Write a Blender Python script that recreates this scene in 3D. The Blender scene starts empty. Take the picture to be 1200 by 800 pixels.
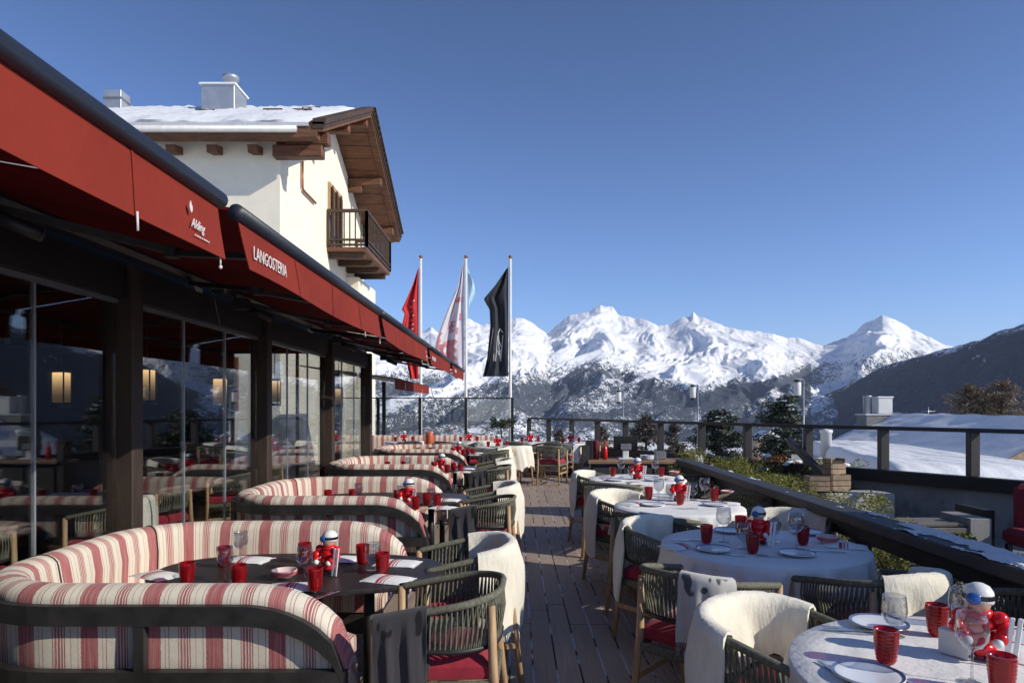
import bpy, math, random
import numpy as np
from mathutils import Vector, Matrix

R = math.radians
random.seed(11)
SC = bpy.context.scene
COL = SC.collection
F, CX, HY, H = 800.0, 604.0, 477.0, 1.6      # photo focal length (px), vanishing point, eye height


def at(x, y, Y):
    """point that the photo shows at pixel (x, y), Y metres ahead"""
    return Vector(((x - CX) / F * Y, Y, H - (y - HY) / F * Y))


def on(x, y, z):
    """point at height z that the photo shows at pixel (x, y)"""
    Y = (H - z) * F / (y - HY)
    return Vector(((x - CX) / F * Y, Y, z))


# ------------------------------------------------------------------ mesh builder
class MB:
    def __init__(s):
        s.v, s.f, s.m, s.sm, s.uv = [], [], [], [], {}

    def add(s, vs, fs, mi=0, smooth=False, uv=None):
        o = len(s.v)
        s.v += [tuple(p) for p in vs]
        for f in fs:
            s.f.append(tuple(i + o for i in f)); s.m.append(mi); s.sm.append(smooth)
        if uv:
            for i, t in enumerate(uv):
                s.uv[o + i] = t
        return s

    def box(s, c, d, rot=None, mi=0, bev=0.0):
        x, y, z = d[0] / 2, d[1] / 2, d[2] / 2
        if bev <= 0:
            P = [(-x, -y, -z), (x, -y, -z), (x, y, -z), (-x, y, -z), (-x, -y, z), (x, -y, z), (x, y, z), (-x, y, z)]
            Fc = [(0, 3, 2, 1), (4, 5, 6, 7), (0, 1, 5, 4), (1, 2, 6, 5), (2, 3, 7, 6), (3, 0, 4, 7)]
        else:
            b = min(bev, x * .9, y * .9, z * .9)
            P, Fc = [], []
            rings = [(-z, b), (-z + b, 0), (z - b, 0), (z, b)]
            for zz, i in rings:
                a, c2 = x - i, y - i
                k = b if i == 0 else b * .6
                P += [(-a + k, -c2, zz), (a - k, -c2, zz), (a, -c2 + k, zz), (a, c2 - k, zz), (a - k, c2, zz), (-a + k, c2, zz), (-a, c2 - k, zz), (-a, -c2 + k, zz)]
            for r in range(3):
                for i in range(8):
                    j = (i + 1) % 8
                    Fc.append((r * 8 + i, r * 8 + j, r * 8 + 8 + j, r * 8 + 8 + i))
            Fc += [tuple(range(7, -1, -1)), tuple(range(24, 32))]
        M = Matrix.Translation(Vector(c)) @ (rot.to_4x4() if rot is not None else Matrix.Identity(4))
        return s.add([M @ Vector(p) for p in P], Fc, mi)

    def bar(s, a, b, w, h, mi=0, up=(0, 0, 1), bev=0.0):
        a, b = Vector(a), Vector(b)
        d = b - a; L = d.length; d.normalize()
        u = Vector(up)
        if abs(d.dot(u)) > .98: u = Vector((1, 0, 0))
        sd = d.cross(u).normalized(); u2 = sd.cross(d)
        rot = Matrix((sd, d, u2)).transposed()
        return s.box((a + b) / 2, (w, L, h), rot, mi, bev)

    def tube(s, pts, r, n=8, mi=0, cap=True, closed=False):
        pts = [Vector(p) for p in pts]
        N = len(pts)
        rr = r if isinstance(r, (list, tuple)) else [r] * N
        vs, fs = [], []
        pu = None
        for i, p in enumerate(pts):
            if closed: t = pts[(i + 1) % N] - pts[i - 1]
            else: t = pts[min(i + 1, N - 1)] - pts[max(i - 1, 0)]
            t.normalize()
            u = pu if pu is not None else Vector((0, 0, 1))
            if abs(t.dot(u)) > .97: u = Vector((1, 0, 0)) if abs(t.x) < .9 else Vector((0, 1, 0))
            sd = t.cross(u).normalized(); u = sd.cross(t).normalized(); pu = u
            for k in range(n):
                a = 2 * math.pi * k / n
                vs.append(p + (sd * math.cos(a) + u * math.sin(a)) * rr[i])
        for i in range(N if closed else N - 1):
            j = (i + 1) % N
            for k in range(n):
                l = (k + 1) % n
                fs.append((i * n + k, i * n + l, j * n + l, j * n + k))
        if cap and not closed:
            fs += [tuple(range(n - 1, -1, -1)), tuple(range((N - 1) * n, N * n))]
        return s.add(vs, fs, mi, True)

    def lathe(s, prof, c=(0, 0, 0), n=24, mi=0, rib=0.0, ribs=0, smooth=True, cap=True):
        vs, fs = [], []
        c = Vector(c)
        for r, z in prof:
            for k in range(n):
                a = 2 * math.pi * k / n
                q = r * (1 + (rib * math.cos(ribs * a) if ribs else 0))
                vs.append(c + Vector((q * math.cos(a), q * math.sin(a), z)))
        for i in range(len(prof) - 1):
            for k in range(n):
                l = (k + 1) % n
                fs.append((i * n + k, i * n + l, i * n + n + l, i * n + n + k))
        if cap and prof[0][0] > 1e-4: fs.append(tuple(range(n - 1, -1, -1)))
        if cap and prof[-1][0] > 1e-4: fs.append(tuple(range((len(prof) - 1) * n, len(prof) * n)))
        return s.add(vs, fs, mi, smooth)

    def ball(s, c, r, mi=0, n=14, m=9, sc=(1, 1, 1)):
        c = Vector(c)
        vs, fs = [], []
        for i in range(m + 1):
            t = math.pi * i / m
            for k in range(n):
                a = 2 * math.pi * k / n
                vs.append(c + Vector((r * sc[0] * math.sin(t) * math.cos(a), r * sc[1] * math.sin(t) * math.sin(a), r * sc[2] * math.cos(t))))
        for i in range(m):
            for k in range(n):
                l = (k + 1) % n
                fs.append((i * n + k, i * n + n + k, i * n + n + l, i * n + l))
        return s.add(vs, fs, mi, True)

    def grid(s, P, mi=0, smooth=True, uv=None):
        """P: rows of points"""
        n = len(P[0])
        vs = [p for row in P for p in row]
        fs = [(i * n + k, i * n + k + 1, i * n + n + k + 1, i * n + n + k) for i in range(len(P) - 1) for k in range(n - 1)]
        return s.add(vs, fs, mi, smooth, [t for row in uv for t in row] if uv else None)

    def slab(s, poly, z0, z1, mi=0):
        n = len(poly)
        vs = [(x, y, z0) for x, y in poly] + [(x, y, z1) for x, y in poly]
        fs = [tuple(range(n - 1, -1, -1)), tuple(range(n, 2 * n))] + [(i, (i + 1) % n, n + (i + 1) % n, n + i) for i in range(n)]
        return s.add(vs, fs, mi)

    def hull(s, A, B, mi=0):
        """closed prism between two equal polygons given as 3-D points"""
        n = len(A)
        fs = [tuple(range(n - 1, -1, -1)), tuple(range(n, 2 * n))] + [(i, (i + 1) % n, n + (i + 1) % n, n + i) for i in range(n)]
        return s.add(list(A) + list(B), fs, mi)

    def mesh(s, name, mats):
        me = bpy.data.meshes.new(name)
        me.from_pydata(s.v, [], s.f)
        for m in (mats if isinstance(mats, (list, tuple)) else [mats]): me.materials.append(m)
        me.polygons.foreach_set('material_index', s.m)
        me.polygons.foreach_set('use_smooth', s.sm)
        if s.uv:
            uvl = me.uv_layers.new(name='UVMap')
            co = np.zeros(len(me.loops) * 2, 'f')
            li = np.zeros(len(me.loops), 'i'); me.loops.foreach_get('vertex_index', li)
            t = np.zeros((len(s.v), 2), 'f')
            for k, q in s.uv.items(): t[k] = q
            uvl.data.foreach_set('uv', t[li].ravel())
        me.validate(); me.update()
        return me

    def build(s, name, mats, parent=None, loc=None, rot=None):
        o = bpy.data.objects.new(name, s.mesh(name, mats))
        COL.objects.link(o)
        if parent is not None: o.parent = parent
        if loc is not None: o.location = loc
        if rot is not None: o.rotation_euler = rot
        return o


def tag(o, label=None, cat=None, group=None, kind=None):
    if label: o['label'] = label
    if cat: o['category'] = cat
    if group: o['group'] = group
    if kind: o['kind'] = kind
    return o


def thing(name, label, cat, loc=(0, 0, 0), rz=0.0, group=None):
    o = bpy.data.objects.new(name, None)
    COL.objects.link(o)
    o.location = loc; o.rotation_euler = (0, 0, rz); o.empty_display_size = .1
    return tag(o, label, cat, group)


def copy_tree(o, label=None, loc=None, rz=None, group=None, parent=None):
    c = o.copy(); COL.objects.link(c)
    if parent is not None: c.parent = parent
    if label: c['label'] = label
    if group: c['group'] = group
    if loc is not None: c.location = loc
    if rz is not None: c.rotation_euler = (0, 0, rz)
    for ch in list(o.children): copy_tree(ch, parent=c)
    return c


# ------------------------------------------------------------------ materials
class NT:
    def __init__(s, name):
        s.m = bpy.data.materials.new(name); s.m.use_nodes = True
        s.t = s.m.node_tree; s.t.nodes.clear()
        s.out = s.t.nodes.new('ShaderNodeOutputMaterial')

    def n(s, typ, props=None, **ins):
        x = s.t.nodes.new('ShaderNode' + typ)
        for k, v in (props or {}).items(): setattr(x, k, v)
        for k, v in ins.items():
            key = int(k[1:]) if k[0] == '_' else k.replace('_', ' ')
            if isinstance(v, bpy.types.NodeSocket): s.t.links.new(v, x.inputs[key])
            else: x.inputs[key].default_value = v
        return x

    def math(s, op, a, b=0.0, c=0.0):
        return s.n('Math', {'operation': op}, _0=a, _1=b, _2=c).outputs[0]

    def mix(s, f, a, b, typ='MIX'):
        x = s.t.nodes.new('ShaderNodeMix'); x.data_type = 'RGBA'; x.blend_type = typ
        for i, v in ((0, f), (6, a), (7, b)):
            if isinstance(v, bpy.types.NodeSocket): s.t.links.new(v, x.inputs[i])
            else: x.inputs[i].default_value = (v if i == 0 else rgba(v))
        return x.outputs[2]

    def noise(s, vec, scale, detail=4, rough=.55, dist=0.0):
        return s.n('TexNoise', None, Vector=vec, Scale=scale, Detail=detail, Roughness=rough, Distortion=dist).outputs[0]

    def ramp(s, f, stops, interp='LINEAR'):
        x = s.t.nodes.new('ShaderNodeValToRGB'); x.color_ramp.interpolation = interp
        e = x.color_ramp.elements
        e[0].position, e[0].color = stops[0][0], rgba(stops[0][1])
        e[1].position, e[1].color = stops[1][0], rgba(stops[1][1])
        for p, c in stops[2:]:
            q = e.new(p); q.color = rgba(c)
        s.t.links.new(f, x.inputs[0])
        return x.outputs[0]

    def sstep(s, v, a, b):
        return s.n('MapRange', {'interpolation_type': 'SMOOTHSTEP'}, _0=v, _1=a, _2=b, _3=0.0, _4=1.0).outputs[0]

    def bump(s, h, strength=.3, dist=.01):
        return s.n('Bump', None, Height=h, Strength=strength, Distance=dist).outputs[0]

    def mapping(s, vec, scale=(1, 1, 1), rot=(0, 0, 0)):
        return s.n('Mapping', None, Vector=vec, Scale=scale, Rotation=rot).outputs[0]

    def surf(s, sh):
        s.t.links.new(sh, s.out.inputs[0]); return s.m


def rgba(c):
    if isinstance(c, (int, float)): return (c, c, c, 1)
    return tuple(c) if len(c) == 4 else (c[0], c[1], c[2], 1)


def M(name, base, rough=.6, metal=0.0, var=.18, scale=6.0, bump=.15, bscale=60.0, bdist=.004, stretch=(1, 1, 1), spec=.5, sheen=0.0, dirt=None, rnd=.0):
    t = NT(name)
    co = t.n('TexCoord').outputs['Object']
    v = t.mapping(co, stretch)
    n1 = t.noise(v, scale, 5, .6)
    lo = tuple(max(0, c * (1 - var)) for c in base); hi = tuple(min(1, c * (1 + var)) for c in base)
    col = t.ramp(n1, [(.3, lo), (.7, hi)])
    if dirt:
        n3 = t.noise(co, dirt[1], 6, .65)
        col = t.mix(t.sstep(n3, .52, .72), col, dirt[0])
    if rnd:
        q = t.n('ObjectInfo').outputs['Random']
        col = t.mix(t.math('MULTIPLY', q, rnd), col, (base[0] * .5, base[1] * .5, base[2] * .5))
    n2 = t.noise(v, bscale, 4, .6)
    b = t.bump(n2, bump, bdist)
    r = t.math('MULTIPLY_ADD', n1, .25, rough - .12)
    p = t.n('BsdfPrincipled', None, Base_Color=col, Roughness=r, Metallic=metal, Normal=b)
    p.inputs['Specular IOR Level'].default_value = spec
    if sheen: p.inputs['Sheen Weight'].default_value = sheen
    return t.surf(p.outputs[0])


def glass_mat(name, tint, ior=1.45, diffuse=None, dw=0.0, rough=0.02, refl=1.0, pw=4.0):
    """thin glass: tinted see-through plus a Fresnel reflection"""
    t = NT(name)
    tr = t.n('BsdfTransparent', None, Color=rgba(tint)).outputs[0]
    if diffuse:
        df = t.n('BsdfDiffuse', None, Color=rgba(diffuse)).outputs[0]
        tr = t.n('MixShader', None, _0=dw, _1=tr, _2=df).outputs[0]
    gl = t.n('BsdfGlossy', None, Color=rgba(1.0), Roughness=rough).outputs[0]
    fc = t.n('LayerWeight', None, Blend=.5).outputs['Facing']
    f0 = ((ior - 1) / (ior + 1)) ** 2
    fr = t.math('MULTIPLY_ADD', t.math('POWER', fc, pw), .75, f0 * refl)
    return t.surf(t.n('MixShader', None, _0=fr, _1=tr, _2=gl).outputs[0])


def stripe_mat(name, period=.27, seed=0.0):
    t = NT(name)
    uv = t.n('TexCoord').outputs['UV']
    sx = t.n('SeparateXYZ', None, Vector=uv).outputs
    wob = t.math('MULTIPLY', t.math('SUBTRACT', t.noise(t.mapping(uv, (30, 90, 1)), 1, 2), .5), .006)
    u = t.math('ADD', sx[0], wob)
    f = t.math('FRACT', t.math('ADD', t.math('DIVIDE', u, period), seed))
    cr, rd, pk = (.72, .66, .53), (.37, .082, .090), (.52, .22, .21)
    st = [(0, rd), (.275, cr), (.315, pk), (.33, cr), (.43, pk), (.445, cr), (.52, rd), (.54, cr), (.555, rd), (.585, cr), (.598, rd), (.635, cr), (.65, rd), (.675, pk), (.69, cr), (.705, rd), (.72, cr), (.86, rd), (.872, cr), (.92, pk), (.93, cr)]
    col = t.ramp(f, st, 'CONSTANT')
    streak = t.noise(t.mapping(uv, (420, 3, 1)), 1, 3, .7)           # slub yarn
    col = t.mix(t.sstep(streak, .42, .68), col, t.mix(.42, col, cr))
    weave = t.noise(t.mapping(uv, (60, 420, 1)), 1, 2)
    col = t.mix(.35, col, t.mix(1.0, col, t.ramp(weave, [(.3, .72), (.7, 1.0)]), 'MULTIPLY'))
    big = t.noise(t.n('TexCoord').outputs['Object'], 5, 3)
    b = t.bump(t.math('ADD', t.math('MULTIPLY', weave, .15), big), .35, .02)
    p = t.n('BsdfPrincipled', None, Base_Color=col, Roughness=.85, Normal=b)
    p.inputs['Specular IOR Level'].default_value = .2
    p.inputs['Sheen Weight'].default_value = .15
    return t.surf(p.outputs[0])


def deck_mat():
    t = NT('deck_boards')
    co = t.n('TexCoord').outputs['Object']
    s = t.n('SeparateXYZ', None, Vector=co).outputs
    W = .1445
    px = t.math('DIVIDE', t.math('ADD', s[0], 40 + .062), W)
    idx = t.math('FLOOR', px); fx = t.math('FRACT', px)
    rw = t.n('TexWhiteNoise', {'noise_dimensions': '1D'}, W=idx).outputs[0]
    py = t.math('ADD', t.math('DIVIDE', s[1], 2.6), t.math('MULTIPLY', rw, 7.0))
    iy = t.math('FLOOR', py); fy = t.math('FRACT', py)
    v2 = t.n('CombineXYZ', None, X=idx, Y=iy, Z=0.0).outputs[0]
    rp = t.n('TexWhiteNoise', {'noise_dimensions': '2D'}, Vector=v2).outputs[0]
    ex = t.math('ABSOLUTE', t.math('SUBTRACT', fx, .5))
    gx = t.sstep(ex, .452, .468)
    ey = t.math('ABSOLUTE', t.math('SUBTRACT', fy, .5))
    gy = t.sstep(ey, .4975, .4985)
    gap = t.math('MAXIMUM', gx, gy)
    off = t.n('CombineXYZ', None, X=t.math('MULTIPLY', rp, 9.0), Y=t.math('MULTIPLY', rp, 31.0), Z=0.0).outputs[0]
    gv = t.n('VectorMath', {'operation': 'ADD'}, _0=co, _1=off).outputs[0]
    grain = t.noise(t.mapping(gv, (55, 2.2, 1)), 1, 5, .65)
    blot = t.noise(gv, 1.7, 4, .6)
    c = t.ramp(grain, [(.25, (.215, .158, .120)), (.75, (.46, .355, .28))])
    c = t.mix(t.math('MULTIPLY', rp, .55), c, (.24, .175, .135))
    c = t.mix(t.math('MULTIPLY', t.sstep(blot, .45, .75), .45), c, (.36, .29, .235))
    sn = t.noise(t.mapping(co, (3, .9, 1)), 1.6, 5, .7)
    snow = t.math('MULTIPLY', gx, t.sstep(sn, .47, .54))
    c = t.mix(gap, c, (.012, .010, .010))
    c = t.mix(snow, c, (.42, .44, .48))
    # old snow dust lying in thin patches on the boards
    d = t.noise(t.mapping(co, (1.3, .8, 1)), 2.3, 7, .75)
    c = t.mix(t.math('MULTIPLY', t.sstep(d, .66, .72), .35), c, (.5, .5, .52))
    h = t.math('SUBTRACT', t.math('MULTIPLY', grain, .25), t.math('MULTIPLY', gap, t.math('SUBTRACT', 1.0, t.math('MULTIPLY', snow, .7))))
    h = t.math('ADD', h, t.math('MULTIPLY', rp, .12))
    b = t.bump(h, .8, .008)
    p = t.n('BsdfPrincipled', None, Base_Color=c, Roughness=t.math('MULTIPLY_ADD', grain, .3, .5), Normal=b)
    p.inputs['Specular IOR Level'].default_value = .35
    return t.surf(p.outputs[0])


def snow_mat(name, base=.82, scale=3.0):
    t = NT(name)
    co = t.n('TexCoord').outputs['Object']
    n = t.noise(co, scale, 6, .6); g = t.noise(co, scale * 40, 3)
    c = t.ramp(n, [(.3, (base * .93, base * .95, base * .98)), (.7, (base, base, base))])
    b = t.bump(t.math('ADD', n, t.math('MULTIPLY', g, .12)), .5, .08)
    p = t.n('BsdfPrincipled', None, Base_Color=c, Roughness=.7, Normal=b)
    p.inputs['Specular IOR Level'].default_value = .25
    return t.surf(p.outputs[0])


def terrain_mat(name, t0=(.040, .050, .066), t1=(.10, .115, .135), mott=1.0, bd=5.0, bs=.35):  # default tree tones tinted bluish, standing in for distance haze
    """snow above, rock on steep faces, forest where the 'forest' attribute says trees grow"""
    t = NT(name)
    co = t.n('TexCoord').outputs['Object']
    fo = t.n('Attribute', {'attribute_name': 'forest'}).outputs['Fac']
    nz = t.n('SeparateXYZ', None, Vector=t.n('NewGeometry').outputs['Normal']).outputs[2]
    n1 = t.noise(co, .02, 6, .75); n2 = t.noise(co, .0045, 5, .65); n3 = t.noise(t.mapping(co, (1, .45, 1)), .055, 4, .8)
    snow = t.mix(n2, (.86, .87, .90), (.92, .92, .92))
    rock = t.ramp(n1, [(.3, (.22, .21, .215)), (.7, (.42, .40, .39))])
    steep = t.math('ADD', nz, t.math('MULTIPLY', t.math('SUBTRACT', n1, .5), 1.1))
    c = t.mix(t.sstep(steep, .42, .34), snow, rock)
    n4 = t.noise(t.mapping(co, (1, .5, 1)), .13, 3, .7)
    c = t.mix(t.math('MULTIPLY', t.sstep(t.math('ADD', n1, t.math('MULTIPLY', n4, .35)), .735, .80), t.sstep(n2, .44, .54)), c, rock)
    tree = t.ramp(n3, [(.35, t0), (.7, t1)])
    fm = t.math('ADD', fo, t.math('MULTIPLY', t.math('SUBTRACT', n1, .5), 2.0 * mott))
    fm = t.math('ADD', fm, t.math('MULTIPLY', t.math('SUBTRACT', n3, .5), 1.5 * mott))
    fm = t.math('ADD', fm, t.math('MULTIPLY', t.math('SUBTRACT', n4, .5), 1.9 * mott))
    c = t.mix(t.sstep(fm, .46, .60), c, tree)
    b = t.bump(t.math('ADD', n1, n3), bs, bd)
    p = t.n('BsdfPrincipled', None, Base_Color=c, Roughness=.9, Normal=b)
    p.inputs['Specular IOR Level'].default_value = .1
    return t.surf(p.outputs[0])


def leaf_mat(name, a, b, tr=.25):
    t = NT(name)
    q = t.n('NewGeometry').outputs['Random Per Island']
    c = t.ramp(q, [(.0, a), (1.0, b)])
    d = t.n('BsdfPrincipled', None, Base_Color=c, Roughness=.6).outputs[0]
    l = t.n('BsdfTranslucent', None, Color=c).outputs[0]
    return t.surf(t.n('MixShader', None, _0=tr, _1=d, _2=l).outputs[0])


def shake_mat():
    """wooden boards with grain along the longest texture axis"""
    return M('chalet_wood', (.145, .060, .028), .7, var=.45, scale=2.2, bump=.4, bscale=18, stretch=(1, 1, 9))


def emit_mat(name, col, strength):
    t = NT(name)
    z = t.n('SeparateXYZ', None, Vector=t.n('TexCoord').outputs['Generated']).outputs[2]
    st = t.math('MULTIPLY_ADD', t.math('POWER', z, 2.5), strength, strength * .05)
    return t.surf(t.n('Emission', None, Color=rgba(col), Strength=st).outputs[0])


def blanket_mat(name, base, motif, inv=False):
    t = NT(name)
    uv = t.n('TexCoord').outputs['UV']
    n = t.noise(t.mapping(uv, (9, 5, 1)), 1.0, 2, .5)
    w = t.noise(t.mapping(uv, (300, 300, 1)), 1.0, 2, .5)
    sx = t.n('SeparateXYZ', None, Vector=uv).outputs
    band = t.math('ABSOLUTE', t.math('SUBTRACT', t.math('FRACT', t.math('MULTIPLY', sx[1], 3.2)), .5))
    f = t.math('MULTIPLY', t.sstep(n, .60, .62), t.sstep(band, .30, .24))
    c = t.mix(f, base, motif)
    c = t.mix(.3, c, t.mix(1.0, c, t.ramp(w, [(.3, .6), (.7, 1.0)]), 'MULTIPLY'))
    p = t.n('BsdfPrincipled', None, Base_Color=c, Roughness=.95, Normal=t.bump(w, .4, .004))
    p.inputs['Sheen Weight'].default_value = .3
    p.inputs['Specular IOR Level'].default_value = .1
    return t.surf(p.outputs[0])


MT = {}
MT['deck'] = deck_mat()
MT['stripe'] = stripe_mat('striped_upholstery')
MT['frame'] = M('dark_stained_frame', (.026, .024, .022), .5, var=.35, scale=9, bump=.2, bscale=50, stretch=(1, 1, 1))
MT['post'] = M('dark_brown_timber', (.040, .024, .016), .65, var=.35, scale=7, bump=.35, bscale=30, stretch=(4, 4, .5))
MT['beam'] = M('black_painted_timber', (.010, .009, .009), .6, var=.4, scale=5, bump=.3, bscale=30)
MT['rail'] = M('weathered_grey_timber', (.032, .029, .028), .6, var=.4, scale=8, bump=.4, bscale=45, stretch=(6, .7, 6), dirt=((.06, .057, .055), 9))
MT['tan'] = M('teak_leg', (.44, .285, .15), .6, var=.25, scale=14, bump=.2, bscale=60, stretch=(4, 4, .6))
MT['rope'] = M('olive_rope', (.15, .146, .108), .9, var=.35, scale=60, bump=.5, bscale=240, spec=.15)
MT['cushion'] = M('crimson_seat_fabric', (.30, .018, .036), .85, var=.18, scale=20, bump=.3, bscale=300, sheen=.3, spec=.2)
MT['fur'] = M('cream_sheepskin', (.80, .745, .61), .95, var=.10, scale=9, bump=.55, bscale=42, bdist=.010, stretch=(1, 1, .45), spec=.1, sheen=.4)
MT['charcoal'] = blanket_mat('charcoal_wool', (.060, .056, .060), (.016, .015, .017))
MT['pale_blanket'] = blanket_mat('pale_wool', (.62, .60, .55), (.12, .11, .12))
MT['fringe'] = M('grey_fringe', (.30, .30, .31), .95, var=.2)
MT['linen'] = M('white_linen', (.80, .785, .755), .85, var=.04, scale=5, bump=.6, bscale=6.5, bdist=.022, spec=.2)
MT['tabletop'] = M('dark_table_top', (.030, .024, .024), .38, var=.35, scale=10, bump=.1, bscale=60, stretch=(1, 8, 1))
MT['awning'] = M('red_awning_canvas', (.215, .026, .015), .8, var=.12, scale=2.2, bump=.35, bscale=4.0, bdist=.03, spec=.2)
MT['awn_shaded'] = M('red_awning_canvas_shaded', (.11, .004, .007), .85, var=.08, scale=1.5, bump=.15, bscale=40, spec=.1)  # same canvas darkened: the shade under the awning is put into its colour
MT['navy'] = M('dark_navy_tube', (.018, .022, .034), .45, var=.2, scale=6)
MT['alu'] = M('brushed_aluminium', (.55, .56, .58), .35, 1.0, var=.1, scale=20, bump=.05)
MT['slat'] = M('grey_bench_slat', (.13, .115, .10), .7, var=.3, scale=6, bump=.3)
MT['ledge'] = M('pale_stone', (.42, .40, .36), .85, var=.2, scale=4, bump=.3)
MT['white'] = M('white_print', (.66, .62, .60), .7, var=.03)
MT['plaster'] = M('cream_plaster', (.86, .79, .63), .9, var=.06, scale=1.6, bump=.4, bscale=14, bdist=.012, spec=.15)
MT['wood'] = shake_mat()
MT['wood_dark'] = M('old_dark_boards', (.065, .038, .024), .75, var=.45, scale=3, bump=.5, bscale=16, stretch=(1, 1, 6))
MT['snow'] = snow_mat('snow_cover')
MT['snow_g'] = snow_mat('snow_ground', .8, .2)
MT['zinc'] = M('zinc_sheet', (.42, .44, .47), .45, .6, var=.15, scale=3, bump=.1)
MT['gutter'] = M('pale_gutter', (.60, .60, .58), .5, .2, var=.1)
MT['copper'] = M('copper_pipe', (.33, .14, .07), .45, .7)
MT['pane'] = glass_mat('window_glass', (.91, .925, .93), 1.5, refl=2.4)
MT['clear'] = glass_mat('clear_crystal', (.86, .87, .89), 1.5, refl=1.6, pw=2.6)
MT['redglass'] = glass_mat('ruby_glass', (.62, .030, .045), 1.5, (.62, .010, .018), .24, .05)
MT['china'] = M('white_china', (.78, .79, .81), .2, var=.03, scale=3, bump=.0, spec=.6)
MT['china_blue'] = M('blue_china_rim', (.10, .14, .26), .25, var=.1)
MT['china_red'] = M('pink_red_china', (.55, .12, .12), .3, var=.15, scale=12)
MT['china_pink'] = M('pale_pink_china', (.72, .52, .48), .3, var=.1, scale=12)
MT['steel'] = M('polished_steel', (.62, .63, .65), .18, 1.0, var=.05)
MT['toy_red'] = M('glossy_red_ceramic', (.66, .012, .016), .16, var=.05, scale=8, bump=.0)
MT['toy_white'] = M('white_ceramic', (.80, .78, .74), .25, var=.05, bump=.0)
MT['skin'] = M('ceramic_skin', (.55, .32, .22), .3, var=.05, bump=.0)
MT['toy_blue'] = M('blue_ceramic', (.035, .11, .38), .2, var=.1, bump=.0)
MT['toy_dark'] = M('black_ceramic', (.015, .014, .018), .2, bump=.0)
MT['napkin_red'] = M('napkin_red_band', (.42, .045, .06), .85)
MT['arm'] = M('dark_arm_metal', (.035, .035, .037), .45, .3)
MT['black'] = M('matt_black', (.012, .012, .013), .5)
MT['grey'] = M('grey_metal', (.22, .22, .23), .45, .4)
MT['pale'] = M('pale_enamel', (.66, .65, .62), .5, var=.05)
MT['stone'] = M('grey_render', (.24, .235, .225), .9, var=.2, scale=2.5, bump=.4, bscale=20, dirt=((.14, .135, .13), 3))
MT['pale_wood'] = M('pale_weathered_boards', (.36, .25, .16), .75, var=.35, scale=6, bump=.3, bscale=30)
MT['console'] = M('oiled_board', (.27, .16, .08), .55, var=.3, scale=5, bump=.2, bscale=40, stretch=(.6, 6, 6))
MT['gravel'] = M('terrace_slabs', (.20, .195, .19), .85, var=.3, scale=1.4, bump=.4, bscale=12, dirt=((.72, .73, .76), .9))
MT['hedge'] = leaf_mat('juniper_leaf', (.095, .11, .018), (.33, .31, .07), .35)
MT['leaf'] = leaf_mat('dark_green_leaf', (.020, .038, .012), (.06, .085, .022))
MT['conifer'] = leaf_mat('pine_needles', (.020, .034, .018), (.085, .10, .06), .12)
MT['larch'] = leaf_mat('bare_larch_twigs', (.11, .080, .052), (.27, .20, .13), .1)
MT['brush'] = leaf_mat('bare_grey_brush', (.070, .058, .048), (.19, .16, .13), .1)
MT['bark'] = M('bark', (.055, .040, .030), .9, var=.3, scale=8, bump=.6, bscale=25)
MT['petal'] = leaf_mat('orange_leaf', (.25, .07, .02), (.42, .16, .04))
MT['flag_red'] = M('red_flag_cloth', (.52, .022, .022), .8, var=.1, scale=2, bump=.1)
MT['flag_white'] = M('white_flag_cloth', (.64, .58, .62), .8, var=.06, scale=2)
MT['flag_blue'] = M('pale_blue_cloth', (.42, .60, .72), .8)
MT['flag_pink'] = M('red_print_cloth', (.56, .22, .23), .85, var=.35, scale=6)
MT['flag_dark'] = M('anthracite_flag_cloth', (.022, .024, .030), .75, var=.15, scale=2)
MT['interior'] = M('dark_panelling', (.020, .012, .011), .6, var=.4, scale=2)
MT['inner_floor'] = M('inner_boards', (.07, .035, .022), .5, var=.3, scale=4)
MT['lamp'] = emit_mat('warm_lamp_glow', (1.0, .62, .28), 1.5)
MT['parasol'] = M('wine_red_canvas', (.16, .008, .018), .85, var=.15, scale=4)
MT['orange'] = M('orange_plastic', (.50, .10, .025), .5)
MT['screen'] = M('black_glass_screen', (.010, .010, .012), .12, bump=.0)
MT['mount'] = terrain_mat('alpine_slope')
MT['ridge'] = terrain_mat('forest_slope', (.008, .018, .042), (.042, .060, .10), .70, 14.0, 1.0)  # ridge trees tinted bluer still, haze put into their colour

# ------------------------------------------------------------------ camera, light, sky
cam = bpy.data.cameras.new('camera'); camo = bpy.data.objects.new('camera', cam); COL.objects.link(camo)
camo.location = (0, 0, H); camo.rotation_euler = (R(90), 0, 0)
cam.sensor_width = 36; cam.lens = 24; cam.shift_x = -4 / 1200; cam.shift_y = 77 / 1200
cam.clip_start = .05; cam.clip_end = 40000
SC.camera = camo
SUN_AZ, SUN_EL = 113.0, 29.0            # clockwise from straight ahead
w = bpy.data.worlds.new('World'); SC.world = w; w.use_nodes = True
nt = w.node_tree
sky = nt.nodes.new('ShaderNodeTexSky'); sky.sky_type = 'NISHITA'; sky.sun_disc = False
sky.sun_elevation = R(SUN_EL); sky.sun_rotation = R(SUN_AZ)
sky.altitude = 1000; sky.air_density = 1.0; sky.dust_density = 0.3; sky.ozone_density = 6.0
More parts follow.
